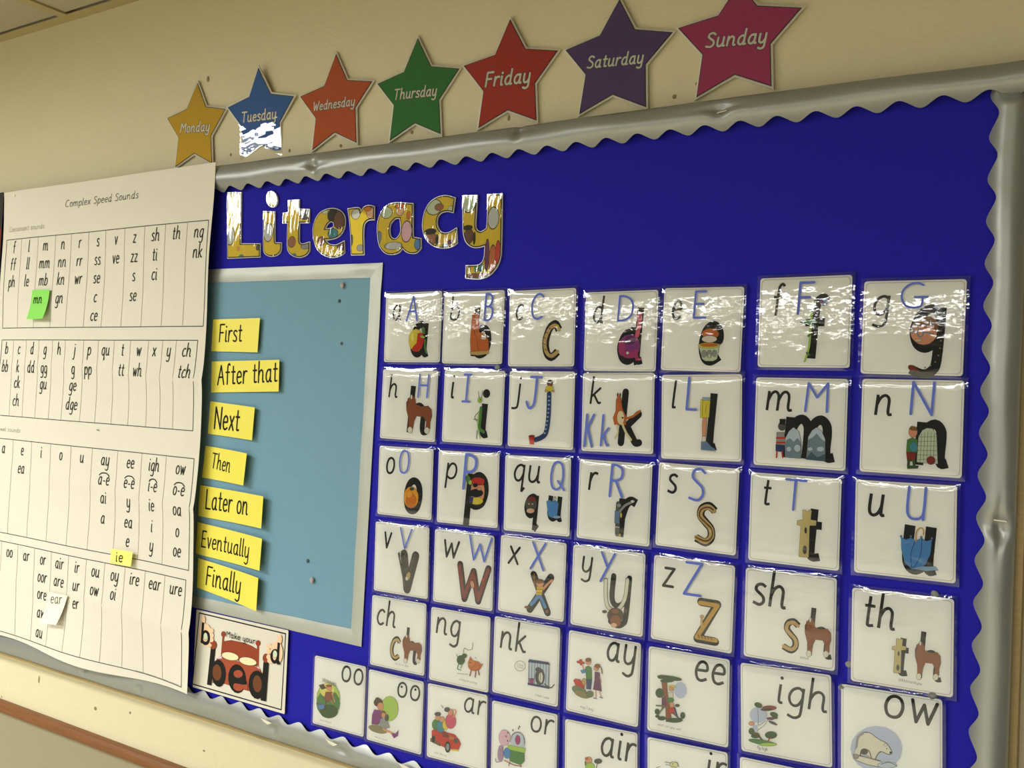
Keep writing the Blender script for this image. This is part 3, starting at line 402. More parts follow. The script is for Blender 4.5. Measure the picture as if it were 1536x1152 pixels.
 ('oo',(-8008,-4204,932,961,0.48),[('T','oo',-7979,-3992,1880,1.24,0.1,0.15,'ink',0)],[],[],[('E',-7902,-3858,180,36,10,-163,'blk'),('E',-7671,-3850,176,35,9,-162,'blk'),('E',-8091,-4188,1455,305,97,-1642,'lg'),('E',-8274,-4502,1683,28,-146,-541,'olv'),('E',-8289,-4146,803,166,34,-568,'hbd'),('E',-8304,-4113,434,89,20,-332,'hbd'),('E',-8246,-4190,555,116,31,-520,'sk'),('P','pu',-8352,-4255,-8243,-4244,-8205,-4343,-8278,-4443,-8387,-4455,-8385,-4334),('E',-8194,-4281,460,98,25,-424,'hb'),('E',-8186,-4296,368,79,20,-330,'sk'),('P','gy',-8236,-4350,-8128,-4339,-8076,-4434,-8182,-4481,-8252,-4449),('E',-8129,-4315,366,79,28,-470,'gyd'),('S','sk',283,-8182,-4481,-8057,-4496,-7980,-4507),('P','pu',-8041,-4509,-7965,-4492,-7923,-4436,-7928,-4508,-7992,-4558)],[('T','look at a book',-8333,-4624,141,1.37,0.1,0.12,'ink',0)]),
 ('ar',(-6989,-4184,939,952,1.92),[('T','ar',-6887,-3963,1773,1.15,0.1,0.15,'ink',0)],[],[],[('P','re',-7373,-4325,-7324,-4280,-7209,-4277,-7122,-4292,-7010,-4290,-6937,-4341,-6906,-4391,-6943,-4478,-7083,-4499,-7226,-4476,-7366,-4450),('E',-7312,-4231,626,137,38,-680,'gr'),('E',-7234,-4237,678,149,43,-768,'teal'),('E',-7156,-4197,505,111,35,-631,'ye'),('E',-7080,-4135,835,181,52,-943,'pk'),('E',-7289,-4135,398,85,20,-363,'sk'),('E',-7216,-4142,367,79,19,-339,'sk'),('E',-7086,-4023,419,89,21,-382,'sk'),('S','sk',180,-7036,-4069,-7003,-3994,-7041,-3979),('E',-7291,-4089,511,109,15,-272,'gyd'),('E',-7144,-4001,449,94,17,-316,'gyd'),('S','gyd',68,-7241,-3964,-7210,-3992),('S','gyd',68,-7140,-3977,-7124,-4001),('P','hb',-7388,-4421,-7228,-4453,-7226,-4487,-7386,-4462),('E',-7107,-4471,447,103,40,-718,'blk'),('E',-7107,-4471,252,58,25,-449,'gy'),('E',-7339,-4421,285,65,25,-454,'blk'),('S','ye',202,-7055,-4493,-6943,-4474),('E',-6978,-4362,332,76,17,-313,'gyd'),('P','dre',-7208,-4300,-7108,-4301,-7091,-4354,-7190,-4353),('E',-7049,-4344,445,101,12,-224,'or')],[('T','start the car',-7317,-4598,135,1.37,0.1,0.12,'ink',0)]),
 ('or',(-5980,-4202,936,944,1.53),[('T','or',-5892,-3988,1799,1.2,0.1,0.15,'ink',0)],[],[],[('E',-6256,-4160,827,187,49,-952,'lpk'),('E',-6060,-4164,1015,232,57,-1115,'ice'),('E',-6061,-4142,356,81,28,-558,'mag'),('S','gyd',65,-6163,-4187,-6142,-4095,-6066,-4046,-5988,-4072,-5965,-4164),('P','lg',-6199,-4235,-5947,-4220,-5959,-4281,-6209,-4296),('P','gr',-6191,-4292,-5959,-4281,-5955,-4377,-6008,-4433,-6164,-4423),('E',-6207,-4339,515,121,33,-647,'blu'),('E',-6303,-4373,416,98,45,-866,'gpk'),('E',-6301,-4296,312,72,16,-303,'gpk'),('S','gpk',109,-6373,-4444,-6358,-4485,-6280,-4455),('S','br',108,-6163,-4438,-6174,-4484),('S','br',107,-6009,-4423,-6002,-4458),('S','br',108,-6242,-4435,-6110,-4458,-5994,-4447),('E',-6207,-4088,78,17,7,-130,'gyd'),('E',-6207,-4186,77,18,7,-130,'gyd'),('E',-6137,-4040,77,17,7,-129,'gyd'),('E',-6056,-4000,76,17,7,-129,'gyd'),('E',-6044,-3976,76,17,7,-129,'gyd'),('E',-6231,-4137,78,17,7,-130,'gyd')],None),
 ('ay',(-4946,-3168,939,959,0.25),[('T','ay',-4907,-2952,2097,0.99,0.1,0.15,'ink',0)],[],[],[('E',-5240,-3046,530,15,-24,-160,'re'),('P','re',-5259,-3018,-5229,-3008,-5220,-3074,-5242,-3078),('S','sk',110,-5221,-3066,-5195,-3117,-5164,-3127),('E',-5139,-3017,353,65,18,-374,'sk'),('E',-5140,-2998,370,68,10,-218,'hb'),('P','gr',-5171,-3089,-5137,-3066,-5095,-3082,-5083,-3221,-5154,-3235),('P','blu',-5235,-3140,-5174,-3113,-5163,-3150,-5216,-3168),('P','nav',-5150,-3229,-5083,-3216,-5092,-3333,-5149,-3336),('P','re',-5324,-3276,-5302,-3252,-5239,-3247,-5174,-3302,-5180,-3355,-5289,-3332),('E',-5181,-3261,283,55,19,-406,'ta'),('E',-5242,-3378,951,-195,-206,-471,'gyg'),('E',-5204,-3418,1012,-117,-118,-350,'olv'),('E',-5098,-3389,456,92,18,-373,'gyg'),('E',-5030,-3070,314,59,16,-341,'sk'),('E',-5017,-3044,349,65,10,-217,'hb'),('S','hb',139,-4991,-3039,-4964,-3065,-4951,-3118),('P','mpu',-5045,-3120,-4987,-3117,-4971,-3207,-4951,-3325,-5057,-3326,-5044,-3221),('S','sk',93,-5025,-3330,-5018,-3411),('S','sk',93,-4978,-3325,-4952,-3390),('S','gyd',93,-5049,-3423,-5008,-3425),('S','gyd',93,-4969,-3397,-4930,-3401),('S','sk',77,-4985,-3163,-4953,-3219)],[('T','may I play',-5221,-3574,171,1.16,0.1,0.12,'ink',0)]),
 ('ee',(-3897,-3166,949,949,1.07),[('T','ee',-3823,-2970,2087,1.02,0.1,0.15,'ink',0)],[],[],[('E',-3980,-3122,753,150,39,-912,'pbl'),('P','br',-4208,-3059,-4144,-3032,-4131,-3194,-4099,-3336,-4065,-3486,-4134,-3501,-4148,-3317,-4182,-3204),('E',-4113,-3011,1452,90,-25,-242,'gn'),('E',-4206,-3017,482,93,9,-208,'gn'),('E',-4140,-3046,797,155,8,-178,'gn'),('E',-4223,-3200,483,97,22,-506,'gn'),('S','gn',74,-4214,-3225,-4163,-3260),('E',-4080,-3101,413,82,6,-148,'ye'),('E',-4088,-3128,254,51,10,-237,'sk'),('P','iv',-4119,-3176,-4068,-3163,-4061,-3217,-4116,-3228),('E',-4091,-3253,397,81,11,-266,'gr'),('P','mpu',-4194,-3236,-4145,-3241,-4144,-3331,-4190,-3386),('S','gyg',179,-4257,-3347,-4160,-3334),('S','gyg',149,-4176,-3352,-4236,-3455),('E',-4073,-3301,254,53,13,-295,'sk'),('P','re',-4108,-3346,-4048,-3326,-4037,-3390,-4101,-3404),('S','nav',177,-4040,-3324,-4004,-3420,-3964,-3434),('S','gyd',148,-4061,-3388,-3996,-3426),('E',-4009,-3295,284,59,8,-177,'gyd'),('E',-4034,-3464,945,204,10,-236,'gn'),('E',-3942,-3392,251,54,15,-352,'gn'),('E',-4246,-3412,258,55,13,-298,'gn'),('E',-4186,-3475,481,103,9,-208,'gn'),('E',-4239,-3463,226,48,7,-149,'gn')],[('T','what can you see?',-4236,-3564,148,1.26,0.1,0.12,'ink',0)]),
 ('air',(-4929,-4201,929,954,2.32),[('T','air',-4933,-4054,2083,1.01,0.1,0.15,'ink',0)],[],[],[('E',-5080,-4155,420,100,17,-371,'sk'),('S','gn',155,-5123,-4185,-5112,-4237),('E',-5059,-4228,593,144,22,-463,'lg'),('E',-4957,-4138,518,124,14,-307,'gyd'),('S','gn',77,-4965,-4171,-4976,-4220),('E',-5107,-4142,211,50,6,-124,'or')],None),
 ('ir',(-3864,-4174,930,958,2.39),[('T','ir',-3639,-3999,1933,1.04,0.1,0.15,'ink',0)],[],[],[('E',-4021,-3955,473,114,14,-323,'lye2'),('S','gyd',44,-4066,-3947,-4038,-3925,-3983,-3919,-3965,-3960),('S','gy',89,-4126,-3946,-4069,-3943),('S','gy',74,-4119,-3975,-4065,-3966),('S','gy',74,-4227,-4035,-4179,-4011),('E',-4034,-3947,63,15,3,-59,'blk'),('S','gyd',44,-4052,-3973,-4004,-3972)],None),
 ('igh',(-2816,-3135,951,920,2.73),[('T','igh',-2900,-3032,1880,1.22,0.1,0.15,'ink',0)],[],[],[('E',-3096,-3203,948,202,33,-850,'pbl'),('E',-3100,-3102,394,-58,-76,-246,'gn'),('E',-2981,-3107,734,154,9,-221,'dre'),('E',-3015,-3131,614,129,6,-161,'hbd'),('E',-2931,-3168,387,-56,-75,-244,'gn'),('E',-2920,-3196,284,61,5,-120,'gn'),('E',-2965,-3215,407,88,5,-121,'mpu'),('E',-2938,-3256,487,-116,-55,-140,'gyd'),('S','gyd',41,-3109,-3134,-3094,-3233,-3091,-3314,-3011,-3246),('S','gyd',40,-2991,-3231,-3029,-3301,-3100,-3367),('E',-3165,-3310,292,64,8,-203,'sk'),('P','pbl',-3154,-3324,-3102,-3316,-3095,-3386,-3151,-3389),('P','br',-3151,-3399,-3088,-3395,-3066,-3431,-3139,-3437),('E',-3162,-3391,291,65,13,-325,'gn'),('E',-2954,-3385,610,137,14,-361,'gn'),('E',-3118,-3432,455,102,8,-202,'gn'),('S','br',121,-2963,-3408,-2982,-3456),('S','hbd',162,-3087,-3425,-3044,-3456),('E',-3043,-3481,1458,81,-34,-248,'gr'),('E',-2981,-3489,895,206,6,-161,'lg')],[('T','fly high',-3100,-3562,222,0.84,0.1,0.12,'ink',0)]),
 ('ow',(-1776,-3175,942,966,1.9),[('T','ow',-1847,-2943,2074,1.24,0.1,0.15,'ink',0)],[],[],[('E',-1906,-3284,2435,565,77,-2234,'pbl'),('P','iv',-2097,-3328,-2088,-3220,-2043,-3158,-1970,-3141,-1886,-3184,-1803,-3212,-1755,-3287,-1790,-3314,-1854,-3300,-1890,-3337,-1914,-3410,-1971,-3375,-2037,-3333,-2054,-3395,-2118,-3410),('S','gyd',77,-2097,-3328,-2088,-3220,-2043,-3158,-1970,-3141,-1886,-3184,-1803,-3212,-1755,-3287,-1790,-3314,-1854,-3300,-1890,-3337,-1914,-3410),('S','gyd',96,-2054,-3395,-2037,-3324,-1973,-3318,-1946,-3389),('E',-2015,-3338,367,86,11,-305,'gyd'),('S','gy',230,-2090,-3307,-2079,-3208,-2034,-3163),('E',-1768,-3289,125,29,3,-94,'blk'),('E',-1805,-3260,54,12,2,-57,'blk'),('E',-1817,-3225,126,29,5,-132,'iv'),('P','iv',-2119,-3391,-1998,-3382,-1851,-3395,-1867,-3456,-1996,-3458,-2108,-3437),('S','gyd',77,-2119,-3391,-1998,-3391,-1860,-3397),('S','gyd',57,-2108,-3437,-1996,-3458,-1867,-3456),('E',-1796,-3419,892,215,10,-301,'ice'),('S','gyd',57,-1850,-3423,-1779,-3387,-1706,-3407),('E',-2091,-3404,259,61,8,-230,'gy')],None),
]
BLANK_CARD = (-2797,-4139,929,922,1.7)
STARS = [
 ('Monday','s1',(-12982,5052,-12739,4626,-12258,4522,-12580,4124,-12522,3672,-12973,3880,-13447,3700,-13399,4193,-13720,4558,-13225,4644),[('T','Monday',-13351,4265,937,1.24,0.1,0.38,'ink2',-4.0),('T','Monday',-13351,4265,937,1.26,0.1,0.26,'lgt',-4.0)]),
 ('Tuesday','s2',(-11466,5054,-11200,4620,-10705,4513,-11018,4156,-10976,3665,-11422,3859,-11889,3676,-11868,4200,-12180,4535,-11683,4637),[('T','Tuesday',-11858,4259,953,1.18,0.1,0.38,'ink2',-2.2),('T','Tuesday',-11858,4259,953,1.19,0.1,0.26,'lgt',-2.2)]),
 ('Wednesday','s3',(-9884,5037,-9639,4611,-9151,4518,-9450,4179,-9398,3662,-9835,3862,-10278,3649,-10236,4124,-10585,4497,-10095,4587),[('T','Wednesday',-10299,4242,800,1.15,0.1,0.38,'ink2',-1.8),('T','Wednesday',-10299,4242,800,1.16,0.1,0.26,'lgt',-1.8)]),
 ('Thursday','s4',(-8345,5009,-8091,4576,-7610,4470,-7927,4089,-7876,3614,-8329,3818,-8768,3622,-8721,4119,-9039,4466,-8566,4566),[('T','Thursday',-8726,4197,865,1.12,0.1,0.38,'ink2',-3.0),('T','Thursday',-8726,4197,865,1.13,0.1,0.26,'lgt',-3.0)]),
 ('Friday','s5',(-6808,4992,-6554,4564,-6070,4463,-6391,4096,-6348,3613,-6792,3802,-7246,3622,-7185,4104,-7523,4492,-7023,4560),[('T','Friday',-7157,4158,1130,1.2,0.1,0.38,'ink2',-3.0),('T','Friday',-7157,4158,1130,1.22,0.1,0.26,'lgt',-3.0)]),
 ('Saturday','s6',(-5226,4954,-5000,4546,-4513,4426,-4842,4098,-4813,3581,-5265,3793,-5715,3611,-5649,4096,-5950,4450,-5474,4553),[('T','Saturday',-5635,4170,884,1.13,0.1,0.38,'ink2',-3.7),('T','Saturday',-5635,4170,884,1.14,0.1,0.26,'lgt',-3.7)]),
 ('Sunday','s7',(-3724,4843,-3496,4549,-3001,4431,-3332,4090,-3303,3614,-3728,3808,-4177,3614,-4123,4100,-4438,4462,-3950,4522),[('T','Sunday',-4090,4174,1000,1.17,0.1,0.38,'ink2',-4.7),('T','Sunday',-4090,4174,1000,1.18,0.1,0.26,'lgt',-4.7)]),
]
TITLE_LETTERS = [
 ('L',[(-11805,3070,-11495,3049,-11453,2248,-11020,2225,-11010,2028,-11731,2041)],[(-11690,2380,1003,1425,'lgy'),(-11491,2176,323,357,'sk'),(-11418,2057,535,267,'teal'),(-11057,2169,417,439,'gyd')]),
 ('i',[(-10970,2715,-10733,2693,-10713,2295,-10691,2222,-10570,2216,-10571,2108,-10639,2044,-10759,2026,-10863,2050,-10929,2104,-10946,2207),(-10689,2882,-10689,2838,-10705,2802,-10736,2779,-10777,2773,-10822,2785,-10864,2814,-10897,2854,-10915,2900,-10916,2944,-10899,2981,-10868,3003,-10826,3009,-10781,2996,-10739,2968,-10707,2928)],[(-10845,2390,1024,1454,'lgy'),(-10899,2880,371,468,'hbd')]),
 ('t',[(-10448,2837,-10235,2835,-10230,2696,-10021,2678,-10019,2488,-10213,2496,-10200,2238,-10173,2187,-10114,2177,-9990,2198,-9982,2072,-10046,2012,-10170,1985,-10298,2010,-10402,2078,-10439,2194,-10446,2511,-10546,2515,-10544,2658,-10437,2665)],[(-10094,2605,1121,736,'gyd'),(-10342,2218,789,855,'sk2'),(-10063,2139,964,451,'gy'),(-10280,2027,393,213,'teal')]),
 ('e',[(-9305,2434,-9335,2327,-9421,2250,-9549,2219,-9689,2224,-9619,2158,-9506,2128,-9415,2140,-9316,2176,-9301,2011,-9404,1964,-9569,1958,-9741,2018,-9862,2136,-9915,2306,-9911,2446,-9834,2580,-9706,2644,-9539,2656,-9398,2612,-9320,2531),(-9689,2369,-9646,2436,-9583,2473,-9526,2456,-9514,2407,-9558,2375)],[(-9533,2559,1073,996,'blk'),(-9409,2482,1136,1307,'brf'),(-9526,2297,1017,760,'teal'),(-9749,2199,716,697,'sk2'),(-9684,1999,375,208,'teal'),(-9367,2103,767,576,'brf'),(-9686,2623,563,418,'pg')]),
 ('r',[(-8915,2644,-8844,2646,-8765,2626,-8763,2446,-8867,2446,-8927,2410,-8949,2344,-8951,2223,-8935,1967,-9167,1975,-9200,2360,-9249,2628,-9064,2632,-9021,2598,-9015,2557,-8966,2621)],[(-9095,2543,858,748,'lgy'),(-8830,2544,700,807,'lsk'),(-8877,2601,703,337,'dor'),(-9003,2064,639,487,'gy'),(-9162,2181,252,817,'gyd')]),
 ('a',[(-8398,2652,-8087,2615,-8072,2263,-8061,2159,-7929,2132,-7922,2009,-7992,1948,-8107,1947,-8191,1984,-8235,2025,-8307,1963,-8424,1945,-8545,1975,-8645,2073,-8689,2235,-8694,2395,-8646,2525,-8549,2617),(-8301,2435,-8385,2434,-8458,2373,-8478,2288,-8456,2195,-8394,2154,-8336,2168,-8289,2224,-8279,2289)],[(-8535,2523,1058,824,'pg'),(-8299,2539,704,763,'lsk'),(-8294,2598,1037,316,'dor'),(-8173,2244,961,1503,'lpk'),(-8397,2060,1598,554,'lgy'),(-8657,2193,484,867,'gbl'),(-7966,2063,684,829,'blu'),(-8145,2463,414,588,'dor')]),
 ('c',[(-7379,2637,-7407,2450,-7494,2471,-7588,2463,-7648,2416,-7668,2341,-7648,2263,-7589,2202,-7509,2182,-7432,2199,-7344,2238,-7327,2042,-7421,1999,-7561,1991,-7706,2024,-7823,2107,-7894,2227,-7905,2369,-7862,2521,-7771,2623,-7631,2676,-7505,2675)],[(-7719,2542,1353,1092,'pg'),(-7631,2536,760,486,'sk2'),(-7759,2123,991,899,'sk2'),(-7768,2219,1024,411,'blk'),(-7654,2098,286,767,'blk'),(-7516,2024,565,254,'teal'),(-7437,2060,405,329,'mpu'),(-7440,2490,468,508,'pg')]),
 ('y',[(-7256,2655,-7031,2644,-7039,2287,-7019,2199,-6958,2164,-6899,2185,-6855,2251,-6861,2639,-6644,2630,-6625,1992,-6637,1798,-6710,1667,-6823,1585,-6970,1559,-7152,1578,-7161,1736,-6994,1733,-6921,1761,-6881,1833,-6874,1987,-6962,1970,-7068,1976,-7162,2033,-7212,2123,-7236,2275)],[(-7151,2544,1138,1191,'pg'),(-6759,2330,909,1477,'lgy'),(-7133,2119,788,1025,'brf'),(-7154,2232,790,351,'blk'),(-7044,2089,211,871,'blk'),(-6835,1862,384,2093,'mpu'),(-6746,1803,586,1900,'or'),(-6670,1885,408,1589,'re'),(-6992,1690,390,496,'gr'),(-6918,1705,387,618,'teal'),(-7121,1695,424,424,'gol'),(-6987,1597,2229,372,'br')]),
]
STRIPS = [
 ('First',(-11978,1084,-10896,1092,-10915,572,-11987,582),[('T','First',-11810,732,1670,0.88,0.05,0.15,'mk',1.0)]),
 ('After that',(-11963,422,-10432,467,-10416,-3,-11944,-64),[('T','After that',-11799,61,1834,0.87,0.05,0.15,'mk',3.7)]),
 ('Next',(-11950,-202,-10892,-258,-10920,-754,-11972,-712),[('T','Next',-11828,-620,2061,0.8,0.05,0.15,'mk',-0.7)]),
 ('Then',(-12012,-902,-10984,-955,-11028,-1442,-12060,-1403),[('T','Then',-11850,-1232,1429,0.79,0.05,0.15,'mk',-5.3)]),
 ('Later on',(-12093,-1526,-10588,-1565,-10601,-2040,-12107,-2012),[('T','Later on',-11936,-1877,1829,0.79,0.05,0.15,'mk',0.2)]),
 ('Eventually',(-12104,-2110,-10572,-2188,-10596,-2664,-12118,-2606),[('T','Eventually',-11993,-2476,1531,0.88,0.05,0.15,'mk',-1.8)]),
 ('Finally',(-12050,-2668,-10611,-2772,-10623,-3265,-12050,-3127),[('T','Finally',-11841,-3048,1760,0.89,0.05,0.15,'mk',-2.1)]),
]
PANEL = {'out': (-12202,1884,-8574,1836,-8643,-3461,-12190,-3452),'inn': (-12186,1669,-8783,1637,-8846,-3249,-12203,-3273)}
BED = {'q': (-11026,-4068,2012,1207,0.16),'i': [('S','blk',193,-11955,-3509,-10072,-3517),('S','blk',180,-10072,-3517,-10088,-4619),('S','blk',179,-10088,-4619,-12038,-4628),('S','blk',192,-12038,-4628,-11955,-3509),('P','bed',-11407,-4064,-11368,-3850,-11204,-3806,-10929,-3798,-10748,-3817,-10630,-3847,-10596,-4095),('S','bed',472,-11382,-3750,-11396,-4054),('S','bed',458,-10626,-3749,-10613,-4098),('E',-11383,-3742,508,85,29,-408,'bed'),('E',-10626,-3749,480,83,27,-396,'bed'),('P','rust',-11507,-4145,-11393,-4093,-11276,-4095,-11000,-4092,-10729,-4089,-10549,-4132,-10490,-4198,-10525,-4481,-10792,-4480,-11017,-4486,-11295,-4478,-11575,-4517,-11545,-4272),('P','lpk',-11507,-4137,-11406,-4071,-11391,-4116),('P','lpk',-10619,-4076,-10539,-4123,-10616,-4114),('E',-11210,-4047,1839,65,-132,-579,'cr'),('E',-10821,-4052,1830,66,-129,-571,'cr'),('P','blk',-11649,-3995,-11542,-3987,-11568,-4276,-11595,-4565,-11695,-4569),('E',-11445,-4348,1611,364,310,-2032,'blk'),('E',-11481,-4343,972,219,179,-1172,'dbr'),('E',-11034,-4352,1914,462,372,-2109,'blk'),('E',-11014,-4275,984,92,-74,-572,'rust'),('E',-10992,-4458,1119,153,-39,-692,'rust'),('S','blk',715,-11162,-4397,-10855,-4373),('P','rust',-10942,-4428,-10798,-4390,-10792,-4470,-10882,-4478),('E',-10600,-4357,1770,413,301,-2058,'blk'),('E',-10594,-4341,909,212,175,-1194,'dbr'),('P','blk',-10488,-3998,-10379,-3994,-10399,-4562,-10508,-4566),('E',-11593,-3942,704,122,46,-631,'bed'),('E',-10442,-3936,602,109,43,-635,'bed'),('E',-11782,-3817,1470,247,129,-1749,'lsk2'),('E',-11846,-3594,478,76,52,-702,'lsk2'),('E',-11651,-3734,566,94,28,-380,'lsk2'),('E',-11636,-3801,518,87,28,-380,'lsk2'),('E',-11634,-3869,471,81,28,-380,'lsk2'),('E',-11699,-3956,768,-53,-140,-326,'lsk2'),('T','b',-11861,-3948,1779,1.43,0.02,0.3,'blk',0),('E',-11773,-3840,428,72,40,-541,'pg'),('E',-10223,-3813,1266,226,113,-1679,'lsk2'),('E',-10172,-3610,443,76,46,-689,'lsk2'),('E',-10383,-3750,557,97,25,-362,'lsk2'),('E',-10388,-3827,472,84,27,-392,'lsk2'),('E',-10379,-3905,471,85,27,-392,'lsk2'),('E',-10342,-3959,636,37,-54,-310,'lsk2'),('T','d',-10328,-3956,1679,1.32,0.02,0.3,'blk',0),('E',-10251,-3841,424,76,36,-541,'pg'),('T','Make your',-11303,-3764,512,1.49,0,0.24,'blk',0)]}
CHART = {'lines': [(-17732,-12034,2629,964,[-17216,-16671,-16135,-15669,-15157,-14661,-14117,-13577,-13049,-12522]),(-17732,-12135,742,-676,[-17328,-16893,-16468,-16036,-15652,-15122,-14709,-14270,-13821,-13340,-12977,-12638]),(-17732,-12070,-1107,-2842,[-17172,-16549,-15927,-15307,-14711,-14026,-13387,-12753]),(-17732,-12124,-3000,-4663,[-17354,-16823,-16283,-15742,-15213,-14702,-14208,-13681,-13168,-12657])],'t': [('f',-17493,2371),('ff',-17542,2050),('ph',-17561,1733),('l',-16969,2371),('ll',-16996,2050),('le',-17022,1733),('m',-16500,2371),('mm',-16586,2050),('mb',-16555,1733),('n',-15951,2371),('nn',-16014,2050),('kn',-16004,1733),('gn',-16006,1402),('r',-15435,2371),('rr',-15479,2050),('wr',-15503,1733),('s',-14917,2371),('ss',-14965,2050),('se',-14970,1733),('c',-14920,1402),('ce',-14973,1080),('v',-14395,2371),('ve',-14448,2050),('z',-13876,2371),('zz',-13927,2050),('s',-13874,1733),('se',-13927,1402),('sh',-13387,2371),('ti',-13348,2050),('ci',-13355,1733),('th',-12864,2371),('ng',-12345,2371),('nk',-12344,2050),('b',-17595,486),('bb',-17650,149),('c',-17164,486),('k',-17165,149),('ck',-17217,-141),('ch',-17226,-474),('d',-16733,486),('dd',-16794,149),('g',-16303,486),('gg',-16357,149),('gu',-16364,-141),('h',-15871,486),('j',-15404,486),('g',-15423,149),('ge',-15476,-141),('dge',-15537,-474),('p',-14995,486),('pp',-15051,149),('qu',-14601,486),('t',-14055,486),('tt',-14100,149),('w',-13637,486),('wh',-13699,149),('x',-13214,486),('y',-12847,486),('ch',-12472,486),('tch',-12517,149),('a',-17527,-1371),('e',-16894,-1371),('ea',-16955,-1701),('i',-16235,-1371),('o',-15640,-1371),('u',-15031,-1371),('ay',-14451,-1371),('a-e',-14492,-1701),('ai',-14424,-2014),('a',-14397,-2354),('ee',-13765,-1371),('e-e',-13807,-1701),('y',-13713,-2014),('ea',-13773,-2354),('e',-13712,-2665),('igh',-13182,-1371),('i-e',-13160,-1701),('ie',-13118,-2014),('i',-13065,-2354),('y',-13092,-2665),('ow',-12488,-1371),('o-e',-12514,-1701),('oa',-12481,-2014),('o',-12419,-2354),('oe',-12472,-2665),('oo',-17184,-3262),('ar',-16640,-3262),('or',-16089,-3262),('oor',-16143,-3572),('ore',-16142,-3879),('aw',-16120,-4206),('au',-16113,-4551),('air',-15598,-3262),('are',-15624,-3572),('ir',-15010,-3262),('ur',-15044,-3572),('er',-15036,-3879),('ou',-14539,-3262),('ow',-14546,-3572),('oy',-14030,-3262),('oi',-14003,-3572),('ire',-13536,-3262),('ear',-13050,-3262),('ure',-12508,-3262)],'g': [],'title': [('T','Complex Speed Sounds',-15874,3116,757,1.47,0.12,0.13,'ink',0)],'sub': [('T','Consonant sounds',-17659,2777,552,1.42,0.12,0.12,'fnt',0),('T','Vowel sounds',-17755,-964,478,1.6,0.12,0.12,'fnt',0)],'r': (-17834,-11913,3497,-4778)}
NOTES = {'green': ((-16690,1650,-16147,1646,-16167,1110,-16711,1110),[('T','mn',-16610,1403,1030,1.09,0.05,0.2,'mk',0.6)]),'yellow': ((-13992,-2734,-13422,-2716,-13445,-2957,-13995,-2971),[('T','ie',-13835,-2920,1002,1.52,0.05,0.2,'ink',3.1)]),'white': ((-15666,-3695,-15136,-3678,-15305,-4197,-15779,-4227),[('T','ear',-15602,-3871,1058,1.22,0.05,0.14,'gyd',5.5)])}
SPOTS = {'w1': (-12771,5100),'w2': (-10800,3703),'w3': (-8405,3707),'w4': (-9741,3662),'w5': (-12127,3777),'w6': (-6790,3708),'w7': (-4470,3669),'w8': (-4200,3782),'l1': (-16662,-5525),'l2': (-14924,-5693),'l3': (-13963,-5565),'l4': (-12071,-5765),'l5': (-17857,-6088),'b1': (-9289,1540),'b2': (-9351,1322),'b3': (-9272,716),'b4': (-9726,-2419),'b5': (-9603,-2677),'k1': (-6609,424),'k2': (-1422,-1689),'k3': (-2198,-2509),'k4': (-1411,-2663),'k5': (-2255,-2750),'c1': (-17494,3448),'c2': (-14586,-791),'s1': (-3721,3274),'s2': (-7883,3323),'s3': (-868,-913),'d1': (-11939,-1123)}

STAR_LEAN = 4.8


# ------------------------------------------------------------------ the room
Z = lambda z: CAM_Z + z
WY = 1.03
CEIL_Z = Z(.68)
X0, X1, Y0 = -7.2, 2.4, -7.4
rail_z = Z(-.6185)
v, f = box(X0, X1, WY, WY + .1, rail_z, CEIL_Z + .05); wall = struct(add_obj('wall_back', v, f, WALL))
v, f = box(X0, X1, WY - .001, WY + .1, 0, rail_z); struct(add_obj('wall_back_lower', v, f, WALL_LOW))
# wooden dado rail with a rounded nose
prof = [(WY, -.0215), (WY - .006, -.0215), (WY - .011, -.019), (WY - .0135, -.013), (WY - .0135, -.006), (WY - .011, -.001), (WY - .006, 0), (WY, 0)]
V = [(x, y, rail_z + .006 + z) for x in (X0, X1) for y, z in prof]; n = len(prof)
F = [(i, (i+1) % n, (i+1) % n + n, i + n) for i in range(n)] + [tuple(range(n)), tuple(range(2*n-1, n-1, -1))]
struct(add_obj('trim_1', V, F, WOOD))
v, f = box(X0, X1, Y0, WY + .1, -.05, 0); struct(add_obj('floor', v, f, FLOOR))
# suspended ceiling: grid bars, wall angle and separate tiles; light panels take the place of some tiles
gx0 = -1.6666; G = .6
lights = [(-3.47, -2.87, -1.0, -.4), (-2.27, -1.67, -1.0, -.4)]
xs = [gx0 + G*k for k in range(-9, 7)]
ys = [WY - .013 - G*k for k in range(0, 15)]
lit = set()
for i, x in enumerate(xs):
    for j, y in enumerate(ys): pass
ceil_o = bpy.data.objects.new('ceiling', None); C.objects.link(ceil_o); ceil_o.location = (0, 0, CEIL_Z); ceil_o['kind'] = 'structure'
bars = [(x - .012, x + .012, ys[-1], WY, -.001, .012) for x in xs] + [(xs[0], xs[-1], y - .012, y + .012, -.001, .012) for y in ys[1:]] + [(xs[0], xs[-1], WY - .022, WY, -.0015, .0)]
v, f = boxes(bars); add_obj('ceiling_grid', v, f, BAR, ceil_o)
PANELS = {(i, 2) for i in (6, 7, 8)} | {(i, 6) for i in range(3, 14)} | {(i, 9) for i in range(2, 14)}
tile_me = None
for i in range(len(xs) - 1):
    for j in range(len(ys) - 1):
        if (i, j) in PANELS: continue
        if tile_me is None:
            v, f = box(-.289, .289, -.289, .289, .003, .018)
            t = add_obj('ceiling_tile', v, f, CEIL, ceil_o); tile_me = t.data
        else:
            t = bpy.data.objects.new('ceiling_tile', tile_me); C.objects.link(t); t.parent = ceil_o
        t.location = ((xs[i] + xs[i+1]) / 2, (ys[j] + ys[j+1]) / 2, 0)
v, f = box(xs[0], xs[-1], ys[-1], WY + .1, .2, .25); struct(add_obj('ceiling_slab', v, f, CEIL))
first = None
